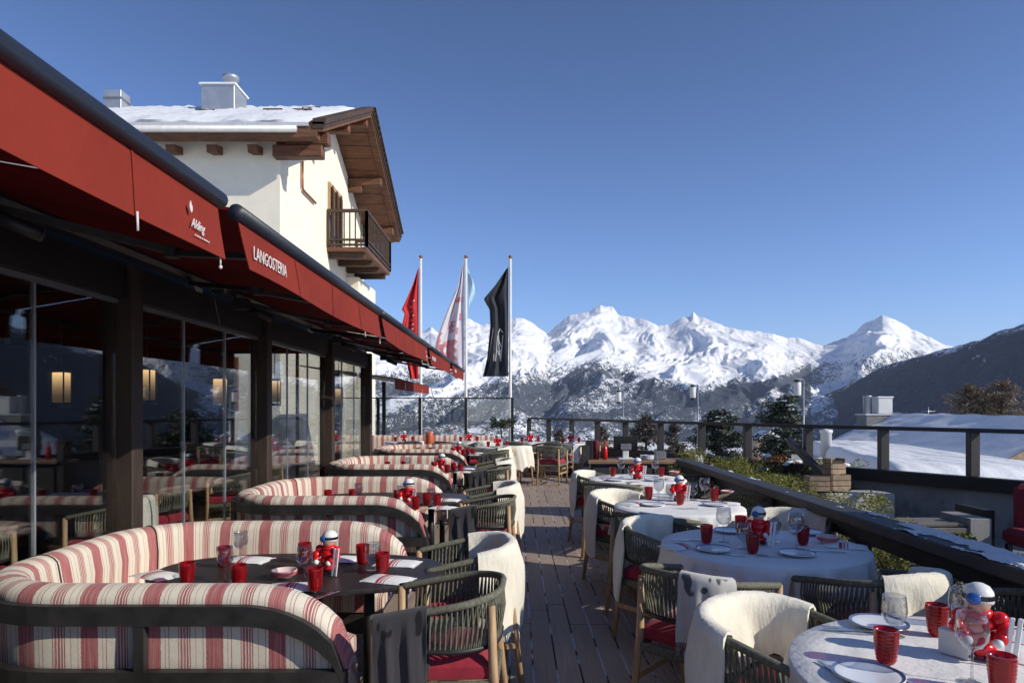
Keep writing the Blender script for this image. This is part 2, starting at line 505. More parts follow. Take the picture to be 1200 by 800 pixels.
# winter sky through a polarised lens: a little bluer overall, paler towards the horizon
tc = nt.nodes.new('ShaderNodeTexCoord'); sep = nt.nodes.new('ShaderNodeSeparateXYZ'); nt.links.new(tc.outputs['Generated'], sep.inputs[0])
mr = nt.nodes.new('ShaderNodeMapRange'); nt.links.new(sep.outputs[2], mr.inputs[0])
for k_, v_ in ((1, 0.0), (2, .5), (3, 1.62), (4, 1.0)): mr.inputs[k_].default_value = v_
vm = nt.nodes.new('ShaderNodeVectorMath'); vm.operation = 'SCALE'; nt.links.new(sky.outputs[0], vm.inputs[0]); nt.links.new(mr.outputs[0], vm.inputs[3])
v2_ = nt.nodes.new('ShaderNodeVectorMath'); v2_.operation = 'MULTIPLY'; nt.links.new(vm.outputs[0], v2_.inputs[0]); v2_.inputs[1].default_value = (.92, .90, 1.02)
nt.links.new(v2_.outputs[0], nt.nodes['Background'].inputs[0])
nt.nodes['Background'].inputs[1].default_value = 0.115
sl = bpy.data.lights.new('sun', 'SUN'); slo = bpy.data.objects.new('sun', sl); COL.objects.link(slo)
sl.energy = 4.6; sl.angle = R(.53); sl.color = (1, .945, .84)
sd = Vector((math.sin(R(SUN_AZ)) * math.cos(R(SUN_EL)), math.cos(R(SUN_AZ)) * math.cos(R(SUN_EL)), math.sin(R(SUN_EL))))
slo.rotation_euler = sd.to_track_quat('Z', 'Y').to_euler()
slo.location = (20, -6, 14)
SC.view_settings.view_transform = 'Standard'; SC.view_settings.look = 'None'
SC.view_settings.gamma = 1; SC.view_settings.use_curve_mapping = False; SC.view_settings.exposure = 0.0
SC.render.engine = 'CYCLES'
SC.cycles.max_bounces = 8; SC.cycles.transparent_max_bounces = 24; SC.cycles.diffuse_bounces = 3
SC.cycles.caustics_reflective = False; SC.cycles.caustics_refractive = False
SC.cycles.use_denoising = True
SC.cycles.sample_clamp_indirect = 6.0


# ------------------------------------------------------------------ terrain
def gnoise(x, y, seed=0):
    xi = np.floor(x).astype(np.int64); yi = np.floor(y).astype(np.int64)
    xf, yf = x - xi, y - yi

    def g(ix, iy, dx, dy):
        h = (ix * 374761393 + iy * 668265263 + seed * 974711) & 0xffffffff
        h = ((h ^ (h >> 13)) * 1274126177) & 0xffffffff
        h = h ^ (h >> 16)
        a = (h & 0xffff) / 65536.0 * 2 * np.pi
        return np.cos(a) * dx + np.sin(a) * dy
    u = xf * xf * xf * (xf * (xf * 6 - 15) + 10); v = yf * yf * yf * (yf * (yf * 6 - 15) + 10)
    a = g(xi, yi, xf, yf); b = g(xi + 1, yi, xf - 1, yf); c = g(xi, yi + 1, xf, yf - 1); d = g(xi + 1, yi + 1, xf - 1, yf - 1)
    return (a * (1 - u) + b * u) * (1 - v) + (c * (1 - u) + d * u) * v


def fbm(x, y, o=5, seed=0, ridged=False, gain=.5):
    s, a, f = np.zeros_like(x), 1.0, 1.0
    for i in range(o):
        n = gnoise(x * f, y * f, seed + i * 17)
        s += a * ((.5 - 2 * np.abs(n)) if ridged else n)
        a *= gain; f *= 2.03
    return s


def grid_mesh(name, X, Y, Z, mat, attr=None):
    n, m = X.shape
    co = np.stack([X, Y, Z], -1).reshape(-1, 3)
    i, k = np.meshgrid(np.arange(n - 1), np.arange(m - 1), indexing='ij')
    q = np.stack([i * m + k, (i + 1) * m + k, (i + 1) * m + k + 1, i * m + k + 1], -1).reshape(-1, 4)
    me = bpy.data.meshes.new(name)
    me.vertices.add(len(co)); me.vertices.foreach_set('co', co.ravel().astype('f'))
    me.loops.add(q.size); me.loops.foreach_set('vertex_index', q.ravel().astype('i'))
    me.polygons.add(len(q)); me.polygons.foreach_set('loop_start', (np.arange(len(q)) * 4).astype('i'))
    me.polygons.foreach_set('use_smooth', np.ones(len(q), bool))
    me.update(calc_edges=True); me.validate()
    if attr is not None:
        a = me.attributes.new('forest', 'FLOAT', 'POINT'); a.data.foreach_set('value', attr.ravel().astype('f'))
    me.materials.append(mat)
    o = bpy.data.objects.new(name, me); COL.objects.link(o)
    return o


def interp(x, pts):
    return np.interp(x, [p[0] for p in pts], [p[1] for p in pts])


# far snow range: crest read off the skyline, 6 to 7 km away
crest = [(180, 400), (330, 395), (440, 404), (475, 398), (492, 390), (505, 384), (520, 392), (545, 372), (565, 381), (600, 373), (612, 372), (627, 381), (642, 391),
         (655, 379), (668, 370), (680, 367), (690, 366), (697, 361), (703, 358), (718, 360), (724, 368), (735, 371), (748, 373), (760, 377), (772, 381), (783, 381), (797, 373),
         (808, 371), (812, 365), (818, 371), (830, 374), (850, 383), (870, 387), (890, 388), (910, 393), (930, 396), (950, 400), (965, 406), (975, 401), (990, 396), (1003, 388),
         (1010, 380), (1022, 375), (1034, 369), (1046, 373), (1060, 381), (1085, 393), (1110, 405), (1140, 411), (1250, 420), (1500, 430)]
forest_row = [(180, 440), (480, 432), (600, 445), (625, 440), (640, 426), (700, 424), (740, 432), (780, 448), (805, 462), (825, 466), (838, 456), (860, 450), (890, 448), (915, 440), (940, 428), (1000, 420), (1040, 416), (1100, 415), (1500, 420)]
nT, nR = 860, 300
th = np.radians(np.linspace(-16, 42, nT))[:, None] * np.ones((1, nR))
tt = np.linspace(0, 1, nR)[None, :] * np.ones((nT, 1))
tt = np.where(tt < .86, tt / .86, 1 + (tt - .86) / .14 * .5)           # 1 = crest, beyond it the back slope
px = CX + F * np.tan(th)
rr = 6400 + 500 * fbm(th * 9, th * 0 + .5, 3, 3)
r0 = 2600.0
r = r0 + (rr - r0) * tt
X, Y = r * np.sin(th), r * np.cos(th)
rowj = interp(px, crest) - 2.6 * fbm(px / 15.0, px * 0, 4, 5)
sm = np.linspace(100, 1600, 800); ks = np.exp(-np.linspace(-2.5, 2.5, 27) ** 2); ks /= ks.sum()
rows_ = np.interp(px, sm, np.convolve(np.pad(np.interp(sm, [p[0] for p in crest], [p[1] for p in crest]), 13, 'edge'), ks, 'valid'))
jag = np.clip((tt - .84) / .15, 0, 1) ** 2
zc = H + (HY - (rows_ + (rowj - rows_) * jag)) / F * rr * np.cos(th)
z0 = -150.0
prof = np.where(tt <= 1, .50 * tt + .50 * tt ** 1.9, 1 - (tt - 1) * 1.1)
Z = z0 + (zc - z0) * prof
wx = X + 260 * fbm(X / 900, Y / 900, 3, 21); wy = Y + 260 * fbm(X / 900, Y / 900, 3, 22)
env = np.clip(np.sin(np.pi * np.clip(tt, 0, 1)), 0, 1) ** .75
spur = fbm((wx - .35 * wy) / 760, wy / 2100, 5, 31, True, .55)
Z += env * 135 * (spur - .15)
env2 = np.clip(1.02 - np.abs(tt - 1), 0, 1) * np.where(tt > 1, .6, 1)
Z += (9 + 20 * env) * fbm(wx / 300, wy / 420, 4, 41, True, .5) * np.where(np.abs(tt - 1) < .05, .35, 1)
row = HY - (Z - H) * F / Y
fr = interp(px, forest_row)
below = (row - fr) / 40.0
streak = fbm((X - .9 * Y) / 420, Y / 1500, 4, 51)
forest = np.clip(.10 + 1.1 * np.clip(below + .25, 0, .55), 0, .58) + .75 * streak
forest = np.where(row < fr - 14, -1.0, forest)
forest += np.clip((row - 448) / 30, 0, .16) * np.where((px > 815) & (px < 1000), .5, 1.0)
forest += np.where((px > 822) & (px < 950) & (row > fr), .35, 0)
tag(grid_mesh('snow_mountains', X, Y, Z, MT['mount'], forest), kind='structure')

# near wooded ridge on the right, its face turned from the sun
kr = [(860, 480), (940, 472), (970, 461), (1000, 449), (1030, 431), (1050, 424), (1075, 418), (1111, 407), (1150, 398), (1170, 388), (1200, 379), (1300, 352)]
nY, nS = 420, 130
yy = np.linspace(9.3, 6.0, nY); yy = np.exp(yy * 0 + np.linspace(math.log(5200), math.log(420), nY))[:, None] * np.ones((1, nS))
ss = np.linspace(0, 1, nS)[None, :] * np.ones((nY, 1))
Xc = 1700 + 60 * fbm(yy / 500, yy * 0, 3, 7)
pc = CX + F * Xc / yy
rowc = interp(pc, kr) - 2.2 * fbm(yy / 60, yy * 0, 4, 71)
zc = np.minimum(H + (HY - rowc) / F * yy, 330 + 30 * fbm(yy / 300, yy * 0, 3, 8))
zc = np.where(pc > 1300, np.minimum(zc, 330) + np.clip((pc - 1300) / 900, 0, 1) * 60, zc)
zb = -140.0
wd = (zc - zb) / math.tan(R(39))
s2 = np.where(ss < .72, ss / .72, 1 + (ss - .72) / .28 * 1.4)
X = Xc - wd * (1 - s2)
Z = np.where(s2 <= 1, zb + (zc - zb) * s2, zc - (zc - zb) * (s2 - 1) * .35)
env = np.sin(np.pi * np.clip(s2, 0, 1)) ** .8
Z += env * (34 * fbm(X / 260, yy / 200, 5, 81, True) + 10 * fbm(X / 40, yy / 40, 4, 82))
rowz = HY - (Z - H) * F / yy
forest = .95 - np.clip((s2 - .80) * 1.1, 0, .3) + .3 * fbm(X / 120, yy / 240, 3, 83)
forest = np.where(zc > 235, forest - np.clip((s2 - .88) * 2.0, 0, .4), forest)
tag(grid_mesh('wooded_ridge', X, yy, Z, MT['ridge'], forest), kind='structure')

# valley floor, one sheet to the horizon, falling away below the terrace
n = 150
gx = np.sign(np.linspace(-1, 1, n)) * np.abs(np.linspace(-1, 1, n)) ** 3.2 * 14000
gy = -600 + (np.linspace(0, 1, n) ** 3.2) * 15000
X, Y = np.meshgrid(gx, gy, indexing='ij')
D = np.hypot(X, Y - 8)
Z = -4.2 - 130 * np.clip((D - 60) / 2200, 0, 1) ** .8 + np.clip(D / 200, 0, 6) * fbm(X / 90, Y / 90, 3, 91)
fo = np.where(D > 90, .30 + .9 * fbm(X / 140, Y / 140, 4, 92), -1.0)
tag(grid_mesh('snowy_ground', X, Y, Z, MT['mount'], fo), kind='structure')

# ------------------------------------------------------------------ terrace
railpx = [620, 643, 670, 700, 733, 774, 822, 876, 947, 1035, 1140]
RP = []
for i, x in enumerate(railpx):
    Yp = 19 - i * 1.0
    RP.append(Vector(((x - CX) / F * Yp, Yp, 0)))
dirr = (RP[-1] - RP[-3]).normalized() * 1.25
for k in range(1, 5): RP.append(RP[10] + dirr * k)
b = MB(); b.slab([(-7.4, -1.6), (2.42, -1.6), (2.42, 13.2), (2.6, 14.9), (.62, 18.6), (.3, 19.15), (-7.4, 19.15)], -.18, 0.0)
tag(b.build('deck', MT['deck']), kind='structure')
poly = [(2.42, -1.6), (9.5, -1.6), (RP[-1].x, RP[-1].y)] + [(p.x, p.y) for p in reversed(RP[6:-1])] + [(2.6, 14.9), (2.42, 13.2)]
b = MB(); b.slab(poly, -.30, -.05)
tag(b.build('terrace_paving', MT['gravel']), kind='structure')

# outer wall and its railing
b = MB()
for p, q in zip(RP[:-1], RP[1:]):
    d = (q - p).normalized(); nn = Vector((d.y, -d.x, 0)) * -1
    o = nn * .16
    b.hull([p + Vector((0, 0, -4.4)), q + Vector((0, 0, -4.4)), q + o + Vector((0, 0, -4.4)), p + o + Vector((0, 0, -4.4))],
           [p + Vector((0, 0, .50)), q + Vector((0, 0, .50)), q + o + Vector((0, 0, .50)), p + o + Vector((0, 0, .50))])
wall = b.build('terrace_wall', MT['stone'])
tag(wall, 'low grey rendered wall carrying the dark outer railing of the terrace', 'wall')
rl = thing('outer_railing', 'dark timber railing with square posts along the outer edge of the terrace', 'railing', RP[0])
o0 = RP[0]
b = MB()
for p, q in zip(RP[:-1], RP[1:]): b.bar(p - o0 + Vector((0, 0, 1.295)), q - o0 + Vector((0, 0, 1.295)), .085, .055)
b.build('top_rail', MT['rail'], rl)
b = MB()
for p, q in zip(RP[:-1], RP[1:]): b.bar(p - o0 + Vector((0, 0, .60)), q - o0 + Vector((0, 0, .60)), .17, .17)
b.build('lower_beam', MT['beam'], rl)
for i, p in enumerate(RP):
    MB().box((0, 0, .98), (.125, .11, .575), bev=.006).build('post', MT['rail'], rl, p - o0)

# inner railing: broad sloping-looking hand board on dark posts, a little old snow on it
IX, IY0, IY1, IZ = 2.32, .6, 9.45, .885
ir = thing('inner_railing', 'broad dark timber hand board on posts beside the white tables, snow on its near end', 'railing', (IX, 0, 0))
MB().box((0, (IY0 + IY1) / 2, IZ - .035), (.20, IY1 - IY0, .07), bev=.008).build('hand_board', MT['rail'], ir)
MB().box((.0, (IY0 + IY1) / 2, IZ - .125), (.06, IY1 - IY0 - .02, .105)).build('lower_board', MT['beam'], ir)
for yk in (1.6, 3.1, 4.6, 6.1, 7.6, 9.1):
    MB().box((0, yk, (IZ - .18) / 2), (.11, .12, IZ - .18), bev=.006).build('post', MT['rail'], ir)
b = MB()
ny = 1500; nx = 26
rows = []
ys = np.linspace(IY0, IY1 - .1, ny); xs = np.linspace(-.098, .098, nx)
GX, GY = np.meshgrid(xs, ys, indexing='ij')
hn = fbm(GX * 9 + 3, GY * 3.2, 5, 61) + .12 * fbm(GX * 60, GY * 40, 3, 62)
thr = np.interp(GY, [2.0, 3.5, 4.4, 5.3, 9.4], [-.25, -.05, .33, .60, .58]) - .22 * GX / .1
hh = np.clip(hn - thr, 0, .5) ** .6 * .022
for i in range(nx - 1):
    for k in range(ny - 1):
        q = [(i, k), (i + 1, k), (i + 1, k + 1), (i, k + 1)]
        if sum(hh[a] > .0005 for a in q) >= 1:
            b.add([(GX[a], GY[a], IZ + .0035 + hh[a]) for a in q], [(0, 1, 2, 3)], 0, True)
b.build('snow', MT['snow'], ir)


# ------------------------------------------------------------------ pavilion on the left
WX = -2.78
PY = [2.32, 4.92, 7.53, 10.15, 12.8]
pav = thing('restaurant_pavilion', 'dark timber and glass restaurant pavilion along the left side of the deck', 'building', (WX, 0, 0))
for yk in PY + [-.3]:
    MB().box((.0, yk - .06, 1.30), (.19, .14, 2.60), bev=.008).build('post', MT['post'], pav)
MB().box((-.01, 6.2, 2.475), (.13, 13.5, .23)).build('header_beam', MT['beam'], pav)
MB().box((-2.6, 6.2, 2.70), (5.1, 13.6, .16)).build('roof', MT['beam'], pav)
MB().box((-2.6, 6.2, 2.83), (5.0, 13.5, .10)).build('roof_snow', MT['snow'], pav)
MB().box((-2.55, 6.2, .012), (4.95, 13.4, .02)).build('inner_floor', MT['inner_floor'], pav)
MB().box((-5.05, 6.2, 1.322), (.1, 13.4, 2.60)).build('back_wall', MT['interior'], pav)
MB().box((-2.5, -.55, 1.322), (4.98, .1, 2.60)).build('side_wall', MT['interior'], pav)
seams = []
for a, c in zip([-.3] + PY[:-1], PY):
    a2, c2 = a + .02, c - .14
    k = 3
    for j in range(k):
        y0 = a2 + (c2 - a2) * j / k; y1 = a2 + (c2 - a2) * (j + 1) / k
        g = MB().box((-.02, (y0 + y1) / 2, 1.175), (.012, y1 - y0 - .012, 2.30)).build('glass_panel', MT['pane'], pav)
        seams.append(y1 if j < k - 1 else None)
        if j < k - 1:
            MB().box((-.02, y1, 1.175), (.022, .011, 2.30)).build('glass_edge', MT['zinc'], pav)
    MB().box((-.02, (a2 + c2) / 2, 2.343), (.04, c2 - a2, .03)).build('top_track', MT['grey'], pav)
    MB().box((-.02, (a2 + c2) / 2, .035), (.05, c2 - a2, .03)).build('floor_track', MT['grey'], pav)
for j in range(4):
    x0 = -5.0 + j * 1.22
    MB().box((x0 + .61, 12.9, 1.322), (1.18, .012 if j > 1 else .06, 2.59)).build('glass_panel' if j > 1 else 'end_wall', MT['pane'] if j > 1 else MT['interior'], pav)
    MB().box((x0, 12.9, 1.322), (.05, .05, 2.59)).build('end_mullion', MT['beam'], pav)
# sloping roof joists seen inside
for yk in np.arange(1.0, 12.5, 1.3):
    MB().box((-2.6, float(yk), 2.56), (4.6, .09, .13)).build('joist', MT['post'], pav)

# awnings
def text_mesh(s, size, shear=0.0, sx=1.0):
    cu = bpy.data.curves.new('lettering', 'FONT'); cu.body = s; cu.size = size; cu.shear = shear
    cu.extrude = .0012; cu.align_x = 'LEFT'; cu.resolution_u = 2
    o = bpy.data.objects.new('lettering', cu)
    COL.objects.link(o)
    bpy.context.view_layer.update()
    me = bpy.data.meshes.new_from_object(o.evaluated_get(bpy.context.evaluated_depsgraph_get()))
    COL.objects.unlink(o); bpy.data.objects.remove(o); bpy.data.curves.remove(cu)
    if sx != 1.0: me.transform(Matrix.Diagonal((sx, 1, 1, 1)))
    return me


FACE_X = Matrix(((0, 0, 1), (1, 0, 0), (0, 1, 0)))       # text lies in the plane that faces +X, reading away from us


def put_text(name, s, size, mat, parent, loc, shear=0.0, sx=1.0, rx=0.0):
    me = text_mesh(s, size, shear, sx); me.materials.clear(); me.materials.append(mat)
    o = bpy.data.objects.new(name, me); COL.objects.link(o); o.parent = parent
    o.matrix_local = Matrix.Translation(loc) @ (FACE_X @ Matrix.Rotation(rx, 3, 'X')).to_4x4()
    return o


AX, ZB, ZT = -1.2, 2.20, 2.412            # valance plane, bottom and top
spans = [(-.35, 2.75), (2.95, 5.96), (6.12, 9.24), (9.5, 12.48), (12.95, 15.7)]
aw_lab = ['red awning nearest the camera, white flame and script emblem on its valance',
          'red awning with the long white capital lettering, second from the camera',
          'middle red awning of the row, its small white emblem at the far end',
          'red awning between the middle one and the last of the row',
          'last red awning of the row, in front of the flags']
for i, (y0, y1) in enumerate(spans):
    L = y1 - y0
    t = thing('awning', aw_lab[i], 'awning', (AX, y0, 0), 0, 'red awnings over the booths')
    skew = .05 if i else 0.0
    nn, kk = 46, 7
    P = [[(.015 * math.sin(a * 7.3 + i) * (j / (kk - 1)) ** 1.5 + .02 * (j / (kk - 1)), a * L + skew * (j / (kk - 1)) * (1 - a),
           ZT + (ZB - ZT) * (j / (kk - 1)) + .006 * math.sin(a * 5 + i) * (j / (kk - 1))) for j in range(kk)] for a in np.linspace(0, 1, nn)]
    b = MB(); b.grid(P); b.grid([[(x - .004, y, z) for x, y, z in reversed(q)] for q in P])
    b.build('valance', MT['awning'], t)
    b = MB(); b.tube([(0, -.02, ZT + .026), (0, L + .02, ZT + .026)], .035, 14); b.build('front_bar', MT['navy'], t)
    Lc = L
    if i < 4:
        g1 = spans[i + 1][0] - y0 - .012
        b = MB(); b.hull([(-.10, L + .004, ZT + .025), (-1.46, L + .004, 2.68), (-1.46, L + .004, 2.69), (-.10, L + .004, ZT + .040)], [(-.10, g1, ZT + .025), (-1.46, g1, 2.68), (-1.46, g1, 2.69), (-.10, g1, ZT + .040)]); b.build('gap_cover', MT['awn_shaded'], t)
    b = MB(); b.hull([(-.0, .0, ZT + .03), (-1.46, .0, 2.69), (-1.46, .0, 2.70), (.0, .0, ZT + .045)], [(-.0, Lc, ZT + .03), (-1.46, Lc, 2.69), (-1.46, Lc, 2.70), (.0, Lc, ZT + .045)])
    b.build('canopy', MT['awn_shaded'], t)
    b = MB(); b.box((-1.46, L / 2, 2.70), (.16, L, .15), bev=.03); b.build('cassette', MT['navy'], t)
    for s, e in ((.45, 1), (L - .45, -1)):
        b = MB()
        b.bar((-1.42, s, 2.60), (-.72, s + e * .42, 2.47), .05, .035); b.bar((-.72, s + e * .42, 2.46), (-.03, s + e * .12, 2.37), .045, .03)
        b.box((-.72, s + e * .42, 2.465), (.07, .07, .06))
        b.build('folding_arm', MT['arm'], t)
    b = MB(); b.box((-1.35, .25, 2.56), (.12, .10, .10)); b.tube([(-1.3, .32, 2.52), (-1.12, .40, 2.44)], .035, 10); b.build('spotlight', MT['arm'], t)
    zz = ZB + .075
    if i in (0, 2):
        b = MB(); lx = .030
        for pl in ([(0, .055), (.012, .080), (.020, .060), (.030, .055), (.033, .030), (.022, .012), (.010, .020), (.002, .036)],):
            q0 = L - .295; y_ = .62; 
            b.hull([(lx - .003, q0 + y * .62, zz + .020 + z * .62) for y, z in pl], [(lx, q0 + y * .62, zz + .020 + z * .62) for y, z in pl])
        b.build('flame_emblem', MT['white'], t)
        put_text('lettering', 'Alding', .050, MT['white'], t, (.029, L - .285, zz - .022), .35, .82)
        b = MB()
        for k in range(7): b.box((.031, L - .255 + k * .018, zz - .046), (.002, .012 if k % 3 else .008, .005))
        b.build('small_print', MT['white'], t)
    if i in (1, 3):
        put_text('lettering', 'LANGOSTERIA', .084, MT['white'], t, (.030, .10, zz - .012), 0, .80)
    if i == 4:
        put_text('lettering', 'LANGOSTERIA', .085, MT['white'], t, (.030, .22, zz), 0, .72)
    for k in range(1, int(L / .62)):
        yk = k * L / int(L / .62)
        b = MB(); b.grid([[(.0035 + .015 * math.sin(yk / L * 7.3 + i) * q_ ** 1.5 + .02 * q_, yk + dy_ + skew * q_ * (1 - yk / L), ZT + (ZB - ZT) * q_ + .006 * math.sin(yk / L * 5 + i) * q_ + .001) for q_ in np.linspace(0, .99, 7)] for dy_ in (-.006, .006)]); b.build('seam', MT['awning'], t)
    # cord at the valance hem
    b = MB(); b.tube([(.02, L - .02, ZB + .01), (.02, L - .018, ZB - .035)], .004, 5); b.ball((.02, L - .018, ZB - .04), .008, n=6, m=4)
    b.tube([(.02, L * .80, ZB + .01), (.022, L * .80, ZB - .05)], .004, 5); b.build('hem_cord', MT['white'], t)

# low side awning of the next wing
t = thing('side_awning', 'small low red awning beyond the pavilion, under the row of larger awnings', 'awning', (-2.4, 13.6, 0))
for k in range(4):
    y0 = k * 1.35
    b = MB(); b.grid([[(.01 * math.sin(a * 9), y0 + a * 1.27, z) for z in (2.17, 2.06, 1.96)] for a in np.linspace(0, 1, 12)]); b.build('valance', MT['awning'], t)
b = MB(); b.hull([(.0, 0, 2.17), (-1.9, 0, 2.42), (-1.9, 0, 2.44), (0, 0, 2.19)], [(.0, 5.3, 2.17), (-1.9, 5.3, 2.42), (-1.9, 5.3, 2.44), (0, 5.3, 2.19)]); b.build('canopy', MT['beam'], t)
for yk in (.2, 5.1):
    MB().box((-1.2, yk, 1.15), (.09, .09, 2.28)).build('post', MT['beam'], t)

# ------------------------------------------------------------------ chalet
S = .85
hx, hy = -6.0, 17.4                   # near right corner of the walls
ch = thing('alpine_chalet', 'cream alpine house with snowy gabled roof, timber eaves and a balcony', 'house', (hx, hy, 0))
Yd, Wd = 9.6, 16.0
ez, rz_ = 8.27, 10.98                 # eave and ridge heights (underside line at the front eave edge)
ov, go = .8, 1.32                     # eave and gable overhang
ym = 4.75                             # ridge
pit = (rz_ - ez) / (ym + ov)
wz = ez + pit * ov
b = MB()
b.hull([(0, 0, -4.4), (0, Yd, -4.4), (0, Yd, wz), (0, ym, wz + pit * ym), (0, 0, wz)], [(-Wd, 0, -4.4), (-Wd, Yd, -4.4), (-Wd, Yd, wz), (-Wd, ym, wz + pit * ym), (-Wd, 0, wz)])
b.build('wall', MT['plaster'], ch)
RL = Wd + .9


def roof_slab(y0, z0, y1, z1, th0, th1, x0, x1, name, mat, parent):
    q = MB()
    q.hull([(x0, y0, z0 + th0), (x0, y1, z1 + th0), (x0, y1, z1 + th1), (x0, y0, z0 + th1)], [(x1, y0, z0 + th0), (x1, y1, z1 + th0), (x1, y1, z1 + th1), (x1, y0, z0 + th1)])
    return q.build(name, mat, parent)


ye = 2 * ym + ov
roof = roof_slab(-ov, ez, ym, rz_, .02, .20, go, -RL, 'roof', MT['wood'], ch)
roof_slab(ye, ez, ym, rz_, .021, .201, go - .002, -RL, 'roof_back', MT['wood'], roof)
# stepped verge boards on the gable edge
for k, (dx, a, c) in enumerate(((.03, .10, .26), (.07, .20, .34))):
    roof_slab(-ov - .02, ez, ym, rz_ + .02, a, c, go + dx, go - .25, 'verge_board', MT['wood_dark'], roof)
    roof_slab(ye + .02, ez, ym, rz_ + .02, a, c, go + dx - .002, go - .25, 'verge_board', MT['wood_dark'], roof)
# roof tiles' ragged edge down the far verge
b = MB()
for k in range(26):
    f = (k + .5) / 26
    y = ym + (ye - ym) * f; z = rz_ + (ez - rz_) * f
    b.box((go + .05, y, z + .35), (.20, .19, .05), Matrix.Rotation(-math.atan(pit) - .05, 3, 'X'))
b.build('verge_tiles', MT['wood_dark'], roof)
# snow blanket on the near slope and on the far one
for (ya, za, yb, zb_) in ((-ov + .12, ez + pit * .12, ym, rz_), (ye - .1, ez + pit * .1, ym, rz_)):
    q = MB(); rows = []
    nx, nyy = 120, 14
    rng = np.linspace(0, 1, nyy)
    for i in range(nx):
        x = go - .45 - (RL + go - .6) * i / (nx - 1)
        r_ = []
        for j, f in enumerate(rng):
            d = .17 + .03 * math.sin(i * .7 + j) * math.sin(i * .23) + .03 * math.sin(i * 1.9 + 2 * j)
            ed = min(1, (f * 12 + .25)) ** .5 * min(1, i / 2.5 + .15) ** .5
            r_.append((x, ya + (yb - ya) * f + (1 - f) ** 3 * .05 * (math.sin(i * .9) + math.sin(i * .37 + 2)) * (1 if yb > ya else -1), za + (zb_ - za) * f + .20 + d * ed))
        rows.append(r_)
    q.grid(rows)
    q.grid([[(p[0], ya + (yb - ya) * 0, za + .2) , p] for p in [r_[0] for r_ in rows]])
    q.build('snow', MT['snow'], roof)
for x, y in ((-1.1, 2.6), (-.25, 3.5), (-2.9, 2.2), (-.2, 2.5)):
    MB().box((x, y, ez + pit * (y + ov) + .37), (.55, .10, .06)).build('snow_guard', MT['wood_dark'], roof)
# gutter
b = MB(); b.tube([(go - .62, -ov - .08, ez + .06), (-RL + .2, -ov - .08, ez + .06)], .085, 10); b.box((-(RL - go) / 2 + .1, -ov - .02, ez + .20), (RL + go - .9, .03, .09)); b.build('gutter', MT['gutter'], ch)
MB().box((-(RL - go) / 2 + .1, -ov + .12, ez - .03), (RL + go - .5, .30, .16)).build('eave_board', MT['wood'], ch)
# rafter tails along the front
for k in range(14):
    x = -.55 - k * 1.02
    b = MB(); b.box((x, -.20, wz - .585), (.24, .42, .19), Matrix.Rotation(math.atan(pit) * .4, 3, 'X')); b.build('rafter_tail', MT['wood'], ch)
# purlin heads carrying the gable overhang
for y in (.02, ym * .5, ym, ym * 1.5, 2 * ym - .02):
    z = wz + pit * (ym - abs(y - ym)) - .16
    b = MB(); b.box((go / 2 - .1, y, z), (go - .05, .24, .26), bev=.02); b.box((go / 2 - .45, y, z - .24), (go - .75, .22, .2), bev=.02)
    b.build('purlin', MT['wood'], ch)
b = MB(); b.box((.52, -.12, wz - .62), (1.25, .30, .30), bev=.02); b.box((.75, -.12, wz - .30), (1.1, .26, .3), bev=.02); b.build('corner_beam', MT['wood'], ch)
# soffit boards with visible joints
b = MB()
for k in range(11):
    f0, f1 = k / 11, (k + .9) / 11
    for sgn in (0, 1):
        ya, yb = (-ov + (ym + ov) * f0, -ov + (ym + ov) * f1) if not sgn else (ye - (ye - ym) * f0, ye - (ye - ym) * f1)
        za, zb2 = ez + (rz_ - ez) * f0, ez + (rz_ - ez) * f1
        b.hull([(go - .26, ya, za - .005), (go - .26, yb, zb2 - .005), (go - .26, yb, zb2 + .015), (go - .26, ya, za + .015)], [(.01, ya, za - .005), (.01, yb, zb2 - .005), (.01, yb, zb2 + .015), (.01, ya, za + .015)])
b.build('soffit', MT['wood'], roof)
# window and balcony door on the sunny gable, in a deep white reveal
for (y, z, wd, ht, nm) in ((5.2, 7.75, 1.6, 2.1, 'balcony_door'),):
    f = MB(); f.box((.03, y, z), (.10, wd, ht)); fr_ = f.build(nm, MT['tan'], ch)
    for k in (-1, 0, 1):
        MB().box((.07, y + k * wd / 3, z), (.06, wd / 3 - .12, ht - .28)).build('pane', MT['screen'], fr_)
        MB().box((.10, y + k * wd / 3, z), (.05, .045, ht - .1)).build('frame', MT['wood'], fr_)
for (x, z) in ((-4.1, 5.6), (-8.2, 5.6), (-4.1, 2.2), (-8.2, 2.2), (-1.6, 2.2)):
    fr_ = MB().box((x, -.03, z), (1.1, .12, 1.35)).build('window', MT['wood'], ch)
    MB().box((x, -.08, z), (.9, .06, 1.15)).build('pane', MT['screen'], fr_)
